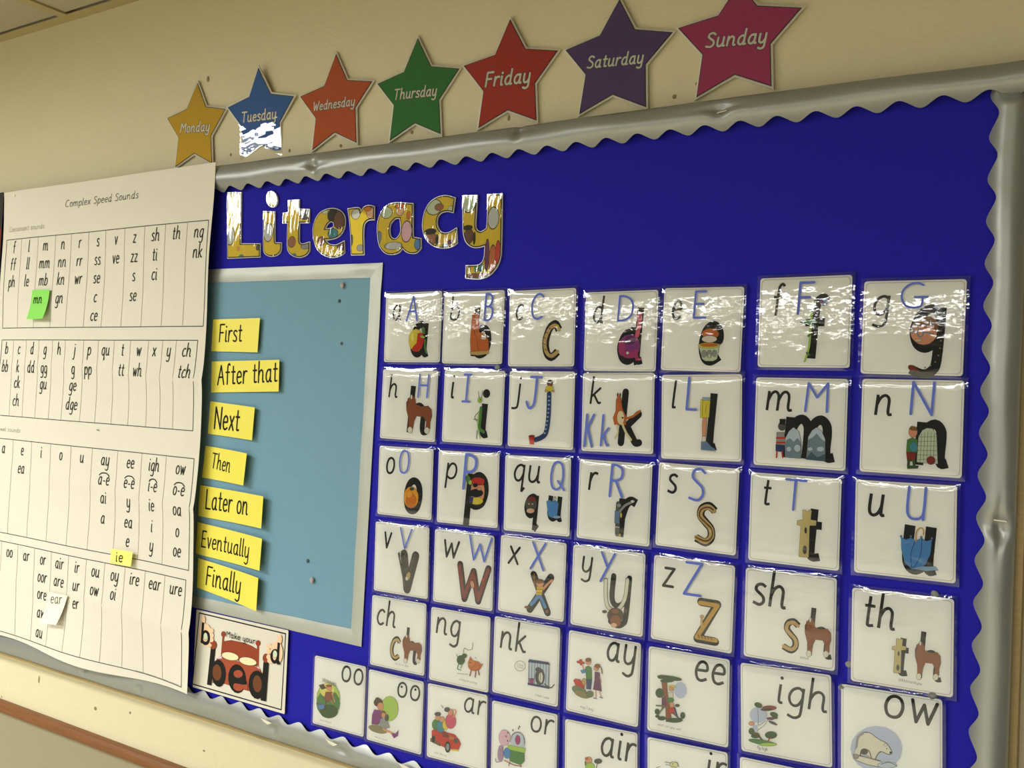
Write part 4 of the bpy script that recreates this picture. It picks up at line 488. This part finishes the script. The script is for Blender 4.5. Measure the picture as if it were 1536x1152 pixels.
for (i, j) in sorted(PANELS):
    cx, cy = (xs[i] + xs[i+1]) / 2, (ys[j] + ys[j+1]) / 2
    t = thing('ceiling_light', 'square recessed ceiling light panel in the tiled ceiling, out of the picture', 'light', (cx, cy, CEIL_Z + .002), 0, 'recessed ceiling light panels')
    if first is None:
        v, f = boxes([(-.289, .289, -.289, -.27, 0, .05), (-.289, .289, .27, .289, 0, .05), (-.289, -.27, -.27, .27, 0, .05), (.27, .289, -.27, .27, 0, .05), (-.289, .289, -.289, .289, .05, .055)])
        a = add_obj('housing', v, f, BAR, t); b = add_obj('diffuser', [(-.27, -.27, .012), (.27, -.27, .012), (.27, .27, .012), (-.27, .27, .012)], [(0, 3, 2, 1)], EMIT, t); first = (a.data, b.data)
    else:
        for nm, me in zip(('housing', 'diffuser'), first):
            o = bpy.data.objects.new(nm, me); C.objects.link(o); o.parent = t

# ------------------------------------------------------------------ the display board
BX0, BX1, BZ0, BZ1 = -2.26, -.0745, Z(-.508), Z(.345)
board = thing('notice_board', 'large pin board covered in royal blue paper with silver edging, hung on the cream wall', 'notice board', ((BX0 + BX1) / 2, WY, Z(0)))
bl = (-(BX0 + BX1) / 2, -WY, -Z(0))
def rel(v): return [(p[0] + bl[0], p[1] + bl[1], p[2] + bl[2]) for p in v]
v, f = box(BX0 + .012, BX1 - .012, 1.0025, WY - .001, BZ0 + .012, BZ1 - .012); add_obj('backing_paper', rel(v), f, BLUE, board)
for nm, b in (('frame_rail', (BX0, BX1 + .0065, 1.003, WY, BZ1 - .02, BZ1 - .009)), ('frame_rail', (BX0, BX1 + .0065, 1.003, WY, BZ0 - .008, BZ0 + .012)),
              ('frame_stile', (BX1 - .012, BX1 + .0065, 1.003, WY, BZ0 + .012, BZ1 - .012)), ('frame_stile', (BX0, BX0 + .012, 1.003, WY, BZ0 + .012, BZ1 - .012))):
    v, f = box(*b); add_obj(nm, rel(v), f, FRAME, board)

def border(name, label, s0, s1, fn, dents, ds=.003, nu=12, lap=0, bulge=.0105, tuck=None):
    """silver roll: inner scalloped edge -> outer edge, bowed out, with pinched spots where staples hold it"""
    ns = int((s1 - s0) / ds); V, F = [], []
    for i in range(ns + 1):
        s = s0 + (s1 - s0) * i / ns
        for j in range(nu + 3):
            u = min(j / nu, 1)
            inner, outer, wave = fn(s)
            a = inner + (outer - inner) * u + wave * (1 - u) ** 2.2
            uu = min(1, (a - inner) / (outer - inner))
            y = .9985 - lap * (1 - u*.5) - bulge * (.27 + .73 * (1 - (2 * uu - 1) ** 2)) - .0006 * math.sin(s * 37 + u * 3) - .0008 * math.sin(s * 11)
            for (dsn, du, r) in dents:
                e = math.exp(-((s - dsn) / r) ** 2 - ((u - du) / .3) ** 2)
                ridge = math.exp(-((u - du) / .10) ** 2) * math.exp(-abs(s - dsn) / (r * 2.2))
                y += (.006 * e + .0035 * ridge) * bulge / .0105
            if tuck and s > tuck: y += .012 * min(1, (s - tuck) / .014) * max(0, min(1, 2.2 * uu))
            if j > nu: y = 1.008 + (j - nu - 1) * .02; a = outer
            V.append((s, y, a))
    m = nu + 3
    F = [(i*m + j, (i+1)*m + j, (i+1)*m + j + 1, i*m + j + 1) for i in range(ns) for j in range(m - 1)]
    return V, F
def lerp(x, *kp):
    for (a, b), (c, d) in zip(kp, kp[1:]):
        if x <= c: return b + (d - b) * max(0, (x - a)) / (c - a)
    return kp[-1][1]
def scal(s, p0, pitch):   # 1 at the paper's peaks, -1 between
    c = math.cos(2 * math.pi * (s - p0) / pitch); return c * (.85 + .15 * abs(c))
top = lambda s: (Z(.3118) - .0006 * math.sin(s * 5), Z(lerp(s, (-1.9, .3515), (-1.2, .3505), (-.75, .3462), (-.26, .3435), (-.1, .341), (0, .341))), .0037 * scal(s, -.1087, .04068))
V, F = border('t', '', -2.26, -.058, top, [(-.3765, .62, .012), (-.99, .5, .008), (-.64, .8, .006)], lap=.0015)
add_obj('scalloped_border', rel(V), F, SILVER, board, None, None, True)
right = lambda s: (-.1040, -.0745, .0045 * scal(s, .2927, .0404))
V, F = border('r', '', -.508, .325, right, [(-.099, .55, .012)], tuck=.302)
V = [(p[2], p[1], Z(p[0])) for p in V]
add_obj('scalloped_border', rel(V), [q[::-1] for q in F], SILVER, board, None, None, True)
bot = lambda s: (Z(lerp(s, (-1.9, -.472), (-1.1, -.472), (-.93, -.4765), (-.78, -.4815), (-.1, -.4815))), Z(-.5085), -.0037 * scal(s, -1.198, .0413))
V, F = border('b', '', -2.26, -.09, bot, [(-.885, .5, .014), (-1.02, .5, .01), (-1.33, .6, .008), (-1.48, .5, .008)], bulge=.0048)
bb = add_obj('scalloped_border', rel(V), [q[::-1] for q in F], SILVER, board, None, None, True)
for cx in (-1.0285, -.9, -.771):      # edge lifted so that its white back shows
    q = [(cx - .010, sum(bot(cx)[::2]) - .0005), (cx + .012, sum(bot(cx)[::2]) - .0035), (cx + .005, sum(bot(cx)[::2]) - .0068), (cx - .004, sum(bot(cx)[::2]) - .0055)]
    V = [(p[0], .9868 + .001 * (k % 2), p[1]) for k, p in enumerate(q)] + [(p[0], .9876, p[1]) for p in q]
    add_obj('curled_edge', rel(V), [(0, 1, 2, 3), (7, 6, 5, 4), (0, 4, 5, 1), (1, 5, 6, 2), (2, 6, 7, 3), (3, 7, 4, 0)], BACKW, bb)['label'] = 'white back of the border strip'

# ------------------------------------------------------------------ light blue panel with silver paper edging
def P2(t): return [(t[i]/1e4, t[i+1]/1e4) for i in range(0, len(t), 2)]
o4, i4 = P2(PANEL['out']), P2(PANEL['inn'])          # tl, tr, br, bl
pc = (sum(p[0] for p in o4)/4, sum(p[1] for p in o4)/4)
pan = thing('display_panel', 'light blue paper panel with a silver paper border, pinned on the blue board', 'display panel', (pc[0], 1.0015, Z(pc[1])))
lc = lambda l: [(p[0]-pc[0], p[1]-pc[1]) for p in l]
O, I_ = lc(o4), lc(i4)
q = offset(I_, .004); V, F = plate([q], -.0004, .0006); add_obj('blue_sheet', V, F, SKYPAPER, pan)
for k in range(4):
    a, b, c, d = O[k], O[(k+1) % 4], I_[(k+1) % 4], I_[k]
    V, F = [], []; n = 24
    for i in range(n + 1):
        t = i / n
        for j in range(5):
            u = j / 4
            x = (a[0]*(1-t) + b[0]*t)*(1-u) + (d[0]*(1-t) + c[0]*t)*u; z = (a[1]*(1-t) + b[1]*t)*(1-u) + (d[1]*(1-t) + c[1]*t)*u
            V.append((x, -.0012 - .0012*math.sin(math.pi*u) - .0005*math.sin(t*23 + k*2) * u - (.0018*math.exp(-((t-.93)/.03)**2)*math.sin(u*6) if k == 0 else 0) - (.0012*math.exp(-((t-.08)/.03)**2)*math.cos(u*5) if k == 1 else 0), z))
    F = [(i*5+j, i*5+j+1, (i+1)*5+j+1, (i+1)*5+j) for i in range(n) for j in range(4)]
    add_obj('silver_edging', V, F, SILVER_LIT, pan, None, None, True)

# yellow word strips
desc = {'First': 'topmost', 'After that': 'second from the top', 'Next': 'third from the top', 'Then': 'fourth from the top', 'Later on': 'fifth from the top', 'Eventually': 'sixth from the top', 'Finally': 'lowest'}
def warped_sheet(name, quad, c, yf, mat_, parent, bend, n=12, th=.0003):
    """paper quad with a curl bend(u,v) towards the viewer"""
    V = []; P = [(p[0]-c[0], p[1]-c[1]) for p in quad]
    for i in range(n + 1):
        for j in range(n + 1):
            u, v = i / n, j / n
            x = (P[0][0]*(1-u) + P[1][0]*u)*(1-v) + (P[3][0]*(1-u) + P[2][0]*u)*v; z = (P[0][1]*(1-u) + P[1][1]*u)*(1-v) + (P[3][1]*(1-u) + P[2][1]*u)*v
            V.append((x, yf + bend(u, v), z))
    F = [(i*(n+1)+j, i*(n+1)+j+1, (i+1)*(n+1)+j+1, (i+1)*(n+1)+j) for i in range(n) for j in range(n)]
    return add_obj(name, V, F, mat_, parent, None, None, True)
for word, q, txt in STRIPS:
    q = P2(q); c = (sum(p[0] for p in q)/4, sum(p[1] for p in q)/4)
    t = thing('word_strip', 'yellow strip handwritten "%s", %s on the light blue panel' % (word, desc[word]), 'word card', (c[0], .9965, Z(c[1])), 0, 'yellow word strips')
    k = {'First': .001, 'After that': .002, 'Next': .003}.get(word, .006)
    x0 = min(p[0] for p in q) - c[0]; wx = max(p[0] for p in q) - min(p[0] for p in q)
    curl = lambda u, k=k: -k * u ** 3 + .002 * (1 - u)
    warped_sheet('card', q, c, 0, YELLOW, t, lambda u, v, k=k: curl(u))
    Art(c, 0, y0=-.0003, fn=lambda x, z: curl(max(0, min(1, (x - x0) / wx)))).all(txt).build('handwriting', t)

# ------------------------------------------------------------------ poster with the bed
cx, cz, w_, h_, ang = BED['q']
cx, cz, w_, h_ = cx/1e4, cz/1e4, w_/1e4, h_/1e4
t = thing('spelling_poster', 'white poster with "Make your bed" picture of a red-brown bed, below the light blue panel', 'poster', (cx, .9985, Z(cz)), ang)
V, F = plate([rounded(w_, h_, .0015)], -.0004, .0003); add_obj('sheet', V, F, CHARTP, t)
Art((cx, cz), ang, y0=-.0005, line=.0004).all(BED['i']).build('illustration', t)

# ------------------------------------------------------------------ letter cards
LAB = {'a': 'blue capital A and an apple', 'b': 'blue capital B and a brown boot', 'c': 'blue capital C and a caterpillar', 'd': 'blue capital D and a purple dinosaur',
 'e': 'blue capital E and an egg in a cup', 'f': 'blue capital F and a flower stem', 'g': 'blue capital G and a face with blue glasses', 'h': 'blue capital H and a brown horse',
 'i': 'blue capital I and a green insect', 'j': 'blue capital J and a dark blue curved arm', 'k': 'blue K k written twice and a kangaroo', 'l': 'blue capital L and a leg with a shoe',
 'm': 'blue capital M and snowy mountains', 'n': 'blue capital N and a goal net', 'o': 'blue capital O and an orange', 'p': 'blue capital P and a pirate face', 'qu': 'blue capital Q, a face and a blue umbrella',
 'r': 'blue capital R and a grey-blue robot', 's': 'blue capital S and a tan snake', 't': 'blue capital T and a stone tower', 'u': 'blue capital U and a large blue umbrella', 'v': 'blue capital V and a grey bird',
 'w': 'blue capital W and a red worm', 'x': 'blue capital X and a child in blue trousers', 'y': 'blue capital Y and a horned brown yak head', 'z': 'blue capital Z and a gold zigzag snake',
 'sh': 'letters s and h with a snake and a horse', 'th': 'letters t and h with a tower and a horse', 'ch': 'letters c and h with a caterpillar and a horse', 'ng': 'a green toy on a string and an orange fox', 'nk': 'a grey animal in a blue barred cage',
 'ar': 'people in a red car', 'or': 'a green box under a clear dome', 'ay': 'a boy with a toy plane and a girl', 'ee': 'children in and under a tree', 'air': 'a green figure, cut off by the picture bottom', 'ir': 'a pale bird, cut off by the picture bottom',
 'igh': 'kites over green ground', 'ow': 'a white bear in a pale blue circle'}
def make_card(row):
    n, r, p, b, g, il, cap = row
    cx, cz, w_, h_, ang = r; cx, cz, w_, h_ = cx/1e4, cz/1e4, w_/1e4, h_/1e4
    w_ = .0941 * .5 + w_ * .5; h_ = .0941 * .5 + h_ * .5
    make_card.k += 1
    if n == 'oo': lab = 'laminated card oo with ' + ('a figure holding a shovel on green, left end of bottom row' if make_card.oo == 0 else 'dots in the letters and a woman in purple reading'); make_card.oo += 1
    else: lab = 'white laminated letter card %s with ' % n + LAB[n]
    rr = random.Random(n + str(make_card.k))
    t = thing('letter_card', lab, 'letter card', (cx, 1.0005, Z(cz)), ang, 'laminated letter cards on the blue board', (rr.uniform(-.35, .5), rr.uniform(-.5, .5)))
    V, F = plate([rounded(w_, h_, .003)], -.0005, 0); add_obj('sheet', V, F, PAPER, t)
    a = Art(y0=-.00055)
    o_, i_ = rounded(w_ - .0034, h_ - .0034, .004), rounded(w_ - .0042, h_ - .0042, .0037); m = len(o_)
    a.put(o_ + i_, [(i, (i+1) % m, (i+1) % m + m, i + m) for i in range(m)], RIM[make_card.k % 4], True); a.build('border_line', t)
    c = (cx, cz)
    if p: Art(c, ang, y0=-.0006).all(p).build('printed_letters', t)
    if g: Art(c, ang, y0=-.0006).all(g).build('picture_letter', t)
    if il: Art(c, ang, y0=-.0012, step=.00001, line=.0003).all(il).build('illustration', t)
    if cap: Art(c, ang, y0=-.0006).all(cap).build('caption', t)
    # laminated pouch: a clear sheet a little larger than the card, its rim pressed down
    e, s = .0032, .0012
    W2, H2 = w_/2 + e, h_/2 + e; nn = 14; V = []; lift = rr.uniform(.0004, .0022); bow = rr.uniform(.0, .0012)
    for i in range(nn + 1):
        for j in range(nn + 1):
            x = -W2 + 2*W2*i/nn; z = -H2 + 2*H2*j/nn
            k = max(abs(x)/W2, abs(z)/H2)
            y = -.0022 - bow * (1 - (x/W2)**2) * (1 - (z/H2)**2)
            if k > .995: y += .0014
            y += .0028 * lift/.002 * max(0, (z/H2 - .72))**2
            V.append((x, y, z))
    F = [(i*(nn+1)+j, (i+1)*(nn+1)+j, (i+1)*(nn+1)+j+1, i*(nn+1)+j+1) for i in range(nn) for j in range(nn)]
    add_obj('laminate_film', V, F, FILM, t, None, None, True)
    # marker pen on top of the film
    if b: Art(c, ang, y0=-.0034).all(b).build('handwritten_capital', t)['label'] = 'blue marker handwriting'
    return t
make_card.k = 0; make_card.oo = 0
RIM = [principled('rim_pink', (190, 150, 160)), principled('rim_green', (150, 160, 140)), principled('rim_ochre', (196, 166, 130)), principled('rim_grey', (150, 140, 140))]
for row in CARDS: make_card(row)
LAB[''] = ''
t = make_card(('', BLANK_CARD, [], [], [], [], None))
t['label'] = 'laminated card showing only its blank top edge under the igh card'

# ------------------------------------------------------------------ stars with the days
stars_named = ['leftmost yellow', 'blue', 'orange', 'green', 'red', 'purple', 'rightmost pink']
for (day, col, q, txt), cn in zip(STARS, stars_named):
    q = P2(q); c = (sum(p[0] for p in q)/10, sum(p[1] for p in q)/10)
    t = thing('day_star', '%s laminated paper star lettered "%s", on the cream wall above the board' % (cn, day), 'star', (c[0], 1.027, Z(c[1])), 0, 'weekday stars above the board', (random.uniform(-.3, .8) if day != 'Tuesday' else STAR_LEAN, random.uniform(-.4, .4)))
    l = [(p[0]-c[0], p[1]-c[1]) for p in q]
    V, F = plate([offset(l, .0027, 1.8)], -.0008, .0012); add_obj('laminate_margin', V, F, GLOSSP, t)
    V, F = plate([offset(l, .0002)], -.0012, -.0007); add_obj('outline', V, F, mat('ink2'), t)
    V, F = plate([offset(l, -.0008)], -.0016, -.0011); add_obj('star_face', V, F, mat(col), t)
    Art(c, 0, y0=-.0017).all(txt[:1]).build('lettering_outline', t); Art(c, 0, y0=-.0019).all(txt[1:]).build('lettering', t)
    V, F = plate([offset(l, .0024, 1.8)], -.0026); add_obj('laminate_film', V, F, FILM_STAR, t)

# ------------------------------------------------------------------ the word over the panel
def blob_mat(name, base, blobs):
    m = principled(name, base, .6, 0, .2); N, L = nodes(m); b = N['Principled BSDF']
    tc = N.new('ShaderNodeTexCoord'); sep = N.new('ShaderNodeSeparateXYZ'); L.new(tc.outputs['Object'], sep.inputs[0])
    prev = None
    def M_(op, a, b_=None):
        n = N.new('ShaderNodeMath'); n.operation = op
        for k, v in enumerate((a, b_)):
            if v is None: continue
            if isinstance(v, (int, float)): n.inputs[k].default_value = v
            else: L.new(v, n.inputs[k])
        return n.outputs[0]
    for (x, z, rx, rz, col) in blobs:
        dx = M_('DIVIDE', M_('SUBTRACT', sep.outputs[0], x), rx); dz = M_('DIVIDE', M_('SUBTRACT', sep.outputs[2], z), rz)
        d2 = M_('ADD', M_('MULTIPLY', dx, dx), M_('MULTIPLY', dz, dz))
        for lim, cc in ((1.0, (40, 34, 28)), (.82, COL[col])):
            mx = N.new('ShaderNodeMixRGB'); L.new(M_('LESS_THAN', d2, lim), mx.inputs[0])
            if prev is None: mx.inputs[1].default_value = lin(base)
            else: L.new(prev, mx.inputs[1])
            mx.inputs[2].default_value = lin(cc); prev = mx.outputs[0]
    if prev is not None: L.new(prev, b.inputs['Base Color'])
    return m
for k, (ch, loops, blobs) in enumerate(TITLE_LETTERS):
    loops = [P2(l) for l in loops]; a = loops[0]
    c = ((min(p[0] for p in a)+max(p[0] for p in a))/2, (min(p[1] for p in a)+max(p[1] for p in a))/2)
    t = thing('title_letter', 'large yellow picture-filled cut-out letter %s of the word Literacy, on the blue board' % ch, 'letter', (c[0], 1.0005, Z(c[1])), 0, 'letters of the title word', ({'L': 0, 'i': .5, 't': .4, 'e': 2.0, 'r': 2.2, 'a': .8, 'c': 1.9, 'y': .3}[ch], random.uniform(-.4, .4)))
    L_ = [soft_loop([(p[0]-c[0], p[1]-c[1]) for p in l]) for l in loops]
    B = [(x/1e4 - c[0], z/1e4 - c[1], rx/1e5, rz/1e5, col) for x, z, rx, rz, col in blobs]
    parts = [[L_[0]], [L_[1]]] if ch == 'i' else [L_]
    def grow(ls, d): return [offset(l, d if n_ == 0 else -d, 1.5) for n_, l in enumerate(ls)]
    def multi(d, yf, yb):
        V, F = [], []
        for ls in parts:
            v, f = plate(grow(ls, d), yf, yb); n0 = len(V); V += v; F += [tuple(i + n0 for i in q) for q in f]
        return V, F
    add_obj('laminate_margin', *multi(.0009, -.0005, .0012), GLOSSP, t)
    add_obj('outline', *multi(-.0002, -.0009, -.0004), mat('ink2'), t)
    add_obj('letter_face', *multi(-.0016, -.0012, -.0008), blob_mat('letter_face_' + ch, (228, 200, 52), B), t)
    V, F = multi(.0008, -.0018, None); add_obj('laminate_film', V, F, FILM_LETTER, t)

# ------------------------------------------------------------------ the wall chart
x0, x1, z0, z1 = (CHART['r'][0] - 0)/1e4, CHART['r'][1]/1e4, CHART['r'][3]/1e4, CHART['r'][2]/1e4
z0, z1, x0, x1 = -.478, .3535, -1.787, -1.196
cc = ((x0+x1)/2, (z0+z1)/2)
def crumple(x, z):     # local x,z from the chart's centre
    u = (x + cc[0] - x0) / (x1 - x0); v = (z + cc[1] - z0) / (z1 - z0)
    y = .0012*math.sin(x*19 + z*6) + .0010*math.sin(z*31 + x*9) - .003*max(0, u - .8)/.2 * (1 - .7*v)
    for cz_, a in ((.60, .0035), (.36, .003), (.13, .003)): y -= a * math.exp(-abs(v - cz_ - .01*math.sin(u*5)) / .02) * (.4 + .6*u)
    y += .006 * max(0, .12 - v)/.12 * math.sin(u * 9 + .5)
    return y
def edge(u): return .0045*math.sin(u*7.5 + .4) * 1
chart = thing('wall_chart', 'large white paper chart with four ruled tables of letters, left of the light blue panel', 'chart', (cc[0], .985, Z(cc[1])))
V = []; nx, nz = 70, 100
for i in range(nx + 1):
    for j in range(nz + 1):
        u, v = i/nx, j/nz; x = x0 + (x1-x0)*u - cc[0]; z = z0 + (z1-z0)*v - cc[1]
        z += edge(u) * max(0, .05 - v)/.05
        x += .0016*math.sin(v*14) * max(0, u - .97)/.03
        V.append((x, crumple(x, z), z))
F = [(i*(nz+1)+j, (i+1)*(nz+1)+j, (i+1)*(nz+1)+j+1, i*(nz+1)+j+1) for i in range(nx) for j in range(nz)]
add_obj('sheet', V, F, CHARTP, chart, None, None, True)
LINE = principled('ruled_line', (70, 66, 56)); THIN = principled('ruled_thin_line', (140, 132, 112))
def seg(a, p, q, w, m, name=None):
    a0 = a; a = a or Art(cc, 0, y0=-.0004, fn=crumple, step=0)
    n = max(2, int(max(abs(q[0]-p[0]), abs(q[1]-p[1])) / .008)); pl = [(p[0]+(q[0]-p[0])*k/n, p[1]+(q[1]-p[1])*k/n) for k in range(n+1)]
    V, F = ribbon(pl, w, 'flat'); a.put(V, F, m)
    if name: a.build(name, chart)
for (lx0, lx1, zt, zb, vs) in CHART['lines']:
    lx0, lx1, zt, zb = lx0/1e4, lx1/1e4, zt/1e4, zb/1e4
    for p, q in (((lx0, zt), (lx1, zt)), ((lx0, zb), (lx1, zb)), ((lx0, zt), (lx0, zb)), ((lx1, zt), (lx1, zb))): seg(None, p, q, .0013, LINE, 'table_border_line')
    for v in vs: seg(None, (v/1e4, zt), (v/1e4, zb), .0007, THIN, 'table_column_line')
XH = .0128
for s, x, z in CHART['t']:
    a = Art(cc, 0, y0=-.0006, fn=crumple, step=0)
    a.text(('T', s, x, z, XH*1e5, .92, .1, .15, 'ink', 0))
    if '-' in s:
        w_ = text_width(s)*XH*.92; cxx = x/1e4 + w_/2; V, F = ribbon(smooth([(cxx - w_*.45, z/1e4 + XH*1.2), (cxx - w_*.2, z/1e4 + XH*1.5), (cxx + w_*.25, z/1e4 + XH*1.5), (cxx + w_*.5, z/1e4 + XH*1.15)]), XH*.14); a.put(V, F, mat('ink'))
    a.build('table_entry', chart)
a = Art(cc, 0, y0=-.0006, fn=crumple, step=0); a.all(CHART['title']); a.build('heading', chart)
a = Art(cc, 0, y0=-.0006, fn=crumple, step=0); a.all(CHART['sub']); a.build('subheading', chart)['label'] = 'grey subheadings'
a = Art(cc, 0, y0=-.0006, fn=crumple, step=0)
for k in range(34):
    xx = -1.335 + k*.0034
    if k % 9 == 7: continue
    seg(a, (xx, -.4655), (xx + .002, -.4655), .0012, mat('fnt'))
a.build('small_print', chart)
# notes stuck on the chart
nm = {'green': ('small green sticky note lettered mn, on the first table of the white chart', principled('green_note', (138, 216, 92), .7)), 'yellow': ('small pale yellow sticky note lettered ie, under the third table of the white chart', principled('yellow_note', (246, 240, 120), .7)),
      'white': ('small white sticky note lettered ear, curling off the lowest table of the white chart', principled('white_note', (236, 230, 208), .7))}
for k, (q, txt) in NOTES.items():
    q = P2(q); c = (sum(p[0] for p in q)/4, sum(p[1] for p in q)/4)
    t = thing('sticky_note', nm[k][0], 'sticky note', (c[0], .9795, Z(c[1])))
    zs = [p[1]-c[1] for p in q]; zt, zb = max(zs), min(zs)
    b = {'green': .012, 'yellow': .001, 'white': .009}[k]
    fn = lambda x, z: -b * max(0, min(1, (zt - z)/(zt - zb)))**2.2 * (.6 + 8*max(0, x) if k == 'green' else 1)
    V = []; n = 12; P = [(p[0]-c[0], p[1]-c[1]) for p in q]
    for i in range(n+1):
        for j in range(n+1):
            u, v = i/n, j/n
            x = (P[0][0]*(1-u)+P[1][0]*u)*(1-v)+(P[3][0]*(1-u)+P[2][0]*u)*v; z = (P[0][1]*(1-u)+P[1][1]*u)*(1-v)+(P[3][1]*(1-u)+P[2][1]*u)*v
            V.append((x, fn(x, z), z))
    add_obj('note_paper', V, [(i*(n+1)+j, i*(n+1)+j+1, (i+1)*(n+1)+j+1, (i+1)*(n+1)+j) for i in range(n) for j in range(n)], nm[k][1], t, None, None, True)
    Art(c, 0, y0=-.0004, fn=fn).all(txt).build('handwriting', t)
# dark poster of which a sliver shows left of the chart
t = thing('dark_poster', 'dark poster with a red patch, a sliver showing left of the white chart', 'poster', (-1.9865, .984, Z(.13)))
V, F = plate([rounded(.395, .45, .002)], -.0004, .0005); add_obj('sheet', V, F, principled('dark_poster_paper', (38, 32, 26), .6), t)
a = Art((-2.0, .13)); a.put([(-1.86, .30), (-1.86, .2), (-1.803, .215), (-1.803, .285)], [(0, 1, 2, 3)], principled('dark_red_print', (110, 34, 22))); a.y -= .0006
for i_, v_ in enumerate(a.V): a.V[i_] = (v_[0], -.0007, v_[2])
a.build('red_patch', t)

# ------------------------------------------------------------------ putty spots, pins and staples
def blob(name, label, cat, key, D, r, m, sx=1, sz=1, group=None, thick=.5):
    x, z = SPOTS[key]; bm = bmesh.new(); bmesh.ops.create_icosphere(bm, subdivisions=2, radius=r)
    rr = random.Random(key)
    for v in bm.verts: v.co = Vector((v.co.x*sx*rr.uniform(.8, 1.15), v.co.y*thick, v.co.z*sz*rr.uniform(.85, 1.15)))
    me = bpy.data.meshes.new(name); bm.to_mesh(me); bm.free(); me.materials.append(m)
    o = bpy.data.objects.new(name, me); C.objects.link(o); o.location = (x/1e4, D - r*thick*.5, Z(z/1e4)); return tag(o, label, cat, group)
PT = 'old putty spots on the wall above the board'
for k, l, r, s in (('w1', 'brown putty spot on the wall above the top of the yellow star', .0032, 1.5), ('w2', 'putty spot on the wall between the blue and orange stars', .0022, 1.3), ('w3', 'putty spot on the wall under the green star', .0026, 1), ('w4', 'faint putty spot under the orange star', .0024, 1),
               ('w5', 'faint putty spot between the yellow and blue stars', .002, 1.3), ('w6', 'brown putty spot under the red star', .002, 2), ('w7', 'dark putty spot on the wall between the purple and pink stars', .0028, 1), ('w8', 'small putty spot at the lower left edge of the pink star', .0016, 1.4)):
    blob('putty_spot', l, 'putty', k, WY, r, TACK, 1, s, PT, .35)
PB = 'marks on the wall below the board'
for k, l, r, s in (('l1', 'dark upright mark on the wall below the chart, leftmost of the larger ones', .0022, 3), ('l2', 'brown putty spot on the wall midway under the chart', .0032, 1), ('l3', 'faint putty spot on the wall under the right end of the chart', .0024, 1), ('l4', 'faint mark on the wall low under the bed poster', .0026, .6), ('l5', 'tiny mark on the wall at the left edge of the picture', .0016, 1)):
    blob('putty_spot', l, 'putty', k, WY, r, TACK, 1, s, PB, .3)
for k, l, r in (('b1', 'pale round pin at the top right of the light blue panel', .0042), ('b5', 'pale round pin low in the light blue panel', .0044)): blob('pin', l, 'pin', k, .999, r, PIN, .8, 1.1, None, .45)
for k, l, r in (('b2', 'small dark spot below the top pin of the light blue panel', .0026), ('b3', 'small dark spot in the upper light blue panel beside the strip After that', .0022), ('b4', 'small dark spot just above the low pin of the light blue panel', .0028)): blob('putty_spot', l, 'putty', k, 1.0005, r, principled('spot_dark', (70, 84, 96)), 1, 1, None, .3)
for k, l, r in (('k1', 'grey putty lump between the b and i cards', .0036), ('k2', 'grey putty lump above the th card', .0036), ('k3', 'grey putty lump at the left of the th card', .0034), ('k4', 'grey putty lump between the th and ow cards', .004), ('k5', 'grey putty lump at the upper left of the ow card', .0034)):
    blob('putty_lump', l, 'putty', k, 1.0015, r, TACKG, 1.1, 1, 'grey putty on the blue paper', .4)
blob('pin', 'tiny white pin at the top left corner of the white chart', 'pin', 'c1', .9835, .0025, principled('pin_white', (244, 240, 220), .3), 1, 1, None, .5)
blob('putty_spot', 'small grey mark between the second and third tables of the chart', 'putty', 'c2', .9835, .0018, TACKG, 1.3, .8, None, .3)
for k, l, D, a_ in (('s1', 'steel staple in the top silver border under the pink star', .988, 8), ('s3', 'steel staple in the right silver border', .991, -3)):
    x, z = SPOTS[k]; v, f = boxes([(-.0055, .0055, -.0006, .0002, -.0006, .0006), (-.0055, -.0045, 0, .006, -.0006, .0006), (.0045, .0055, 0, .006, -.0006, .0006)])
    o = add_obj('staple', v, f, STEEL, None, None, (x/1e4, D, Z(z/1e4))); o.rotation_euler[1] = -math.radians(a_); tag(o, l, 'staple', 'staples in the silver border')
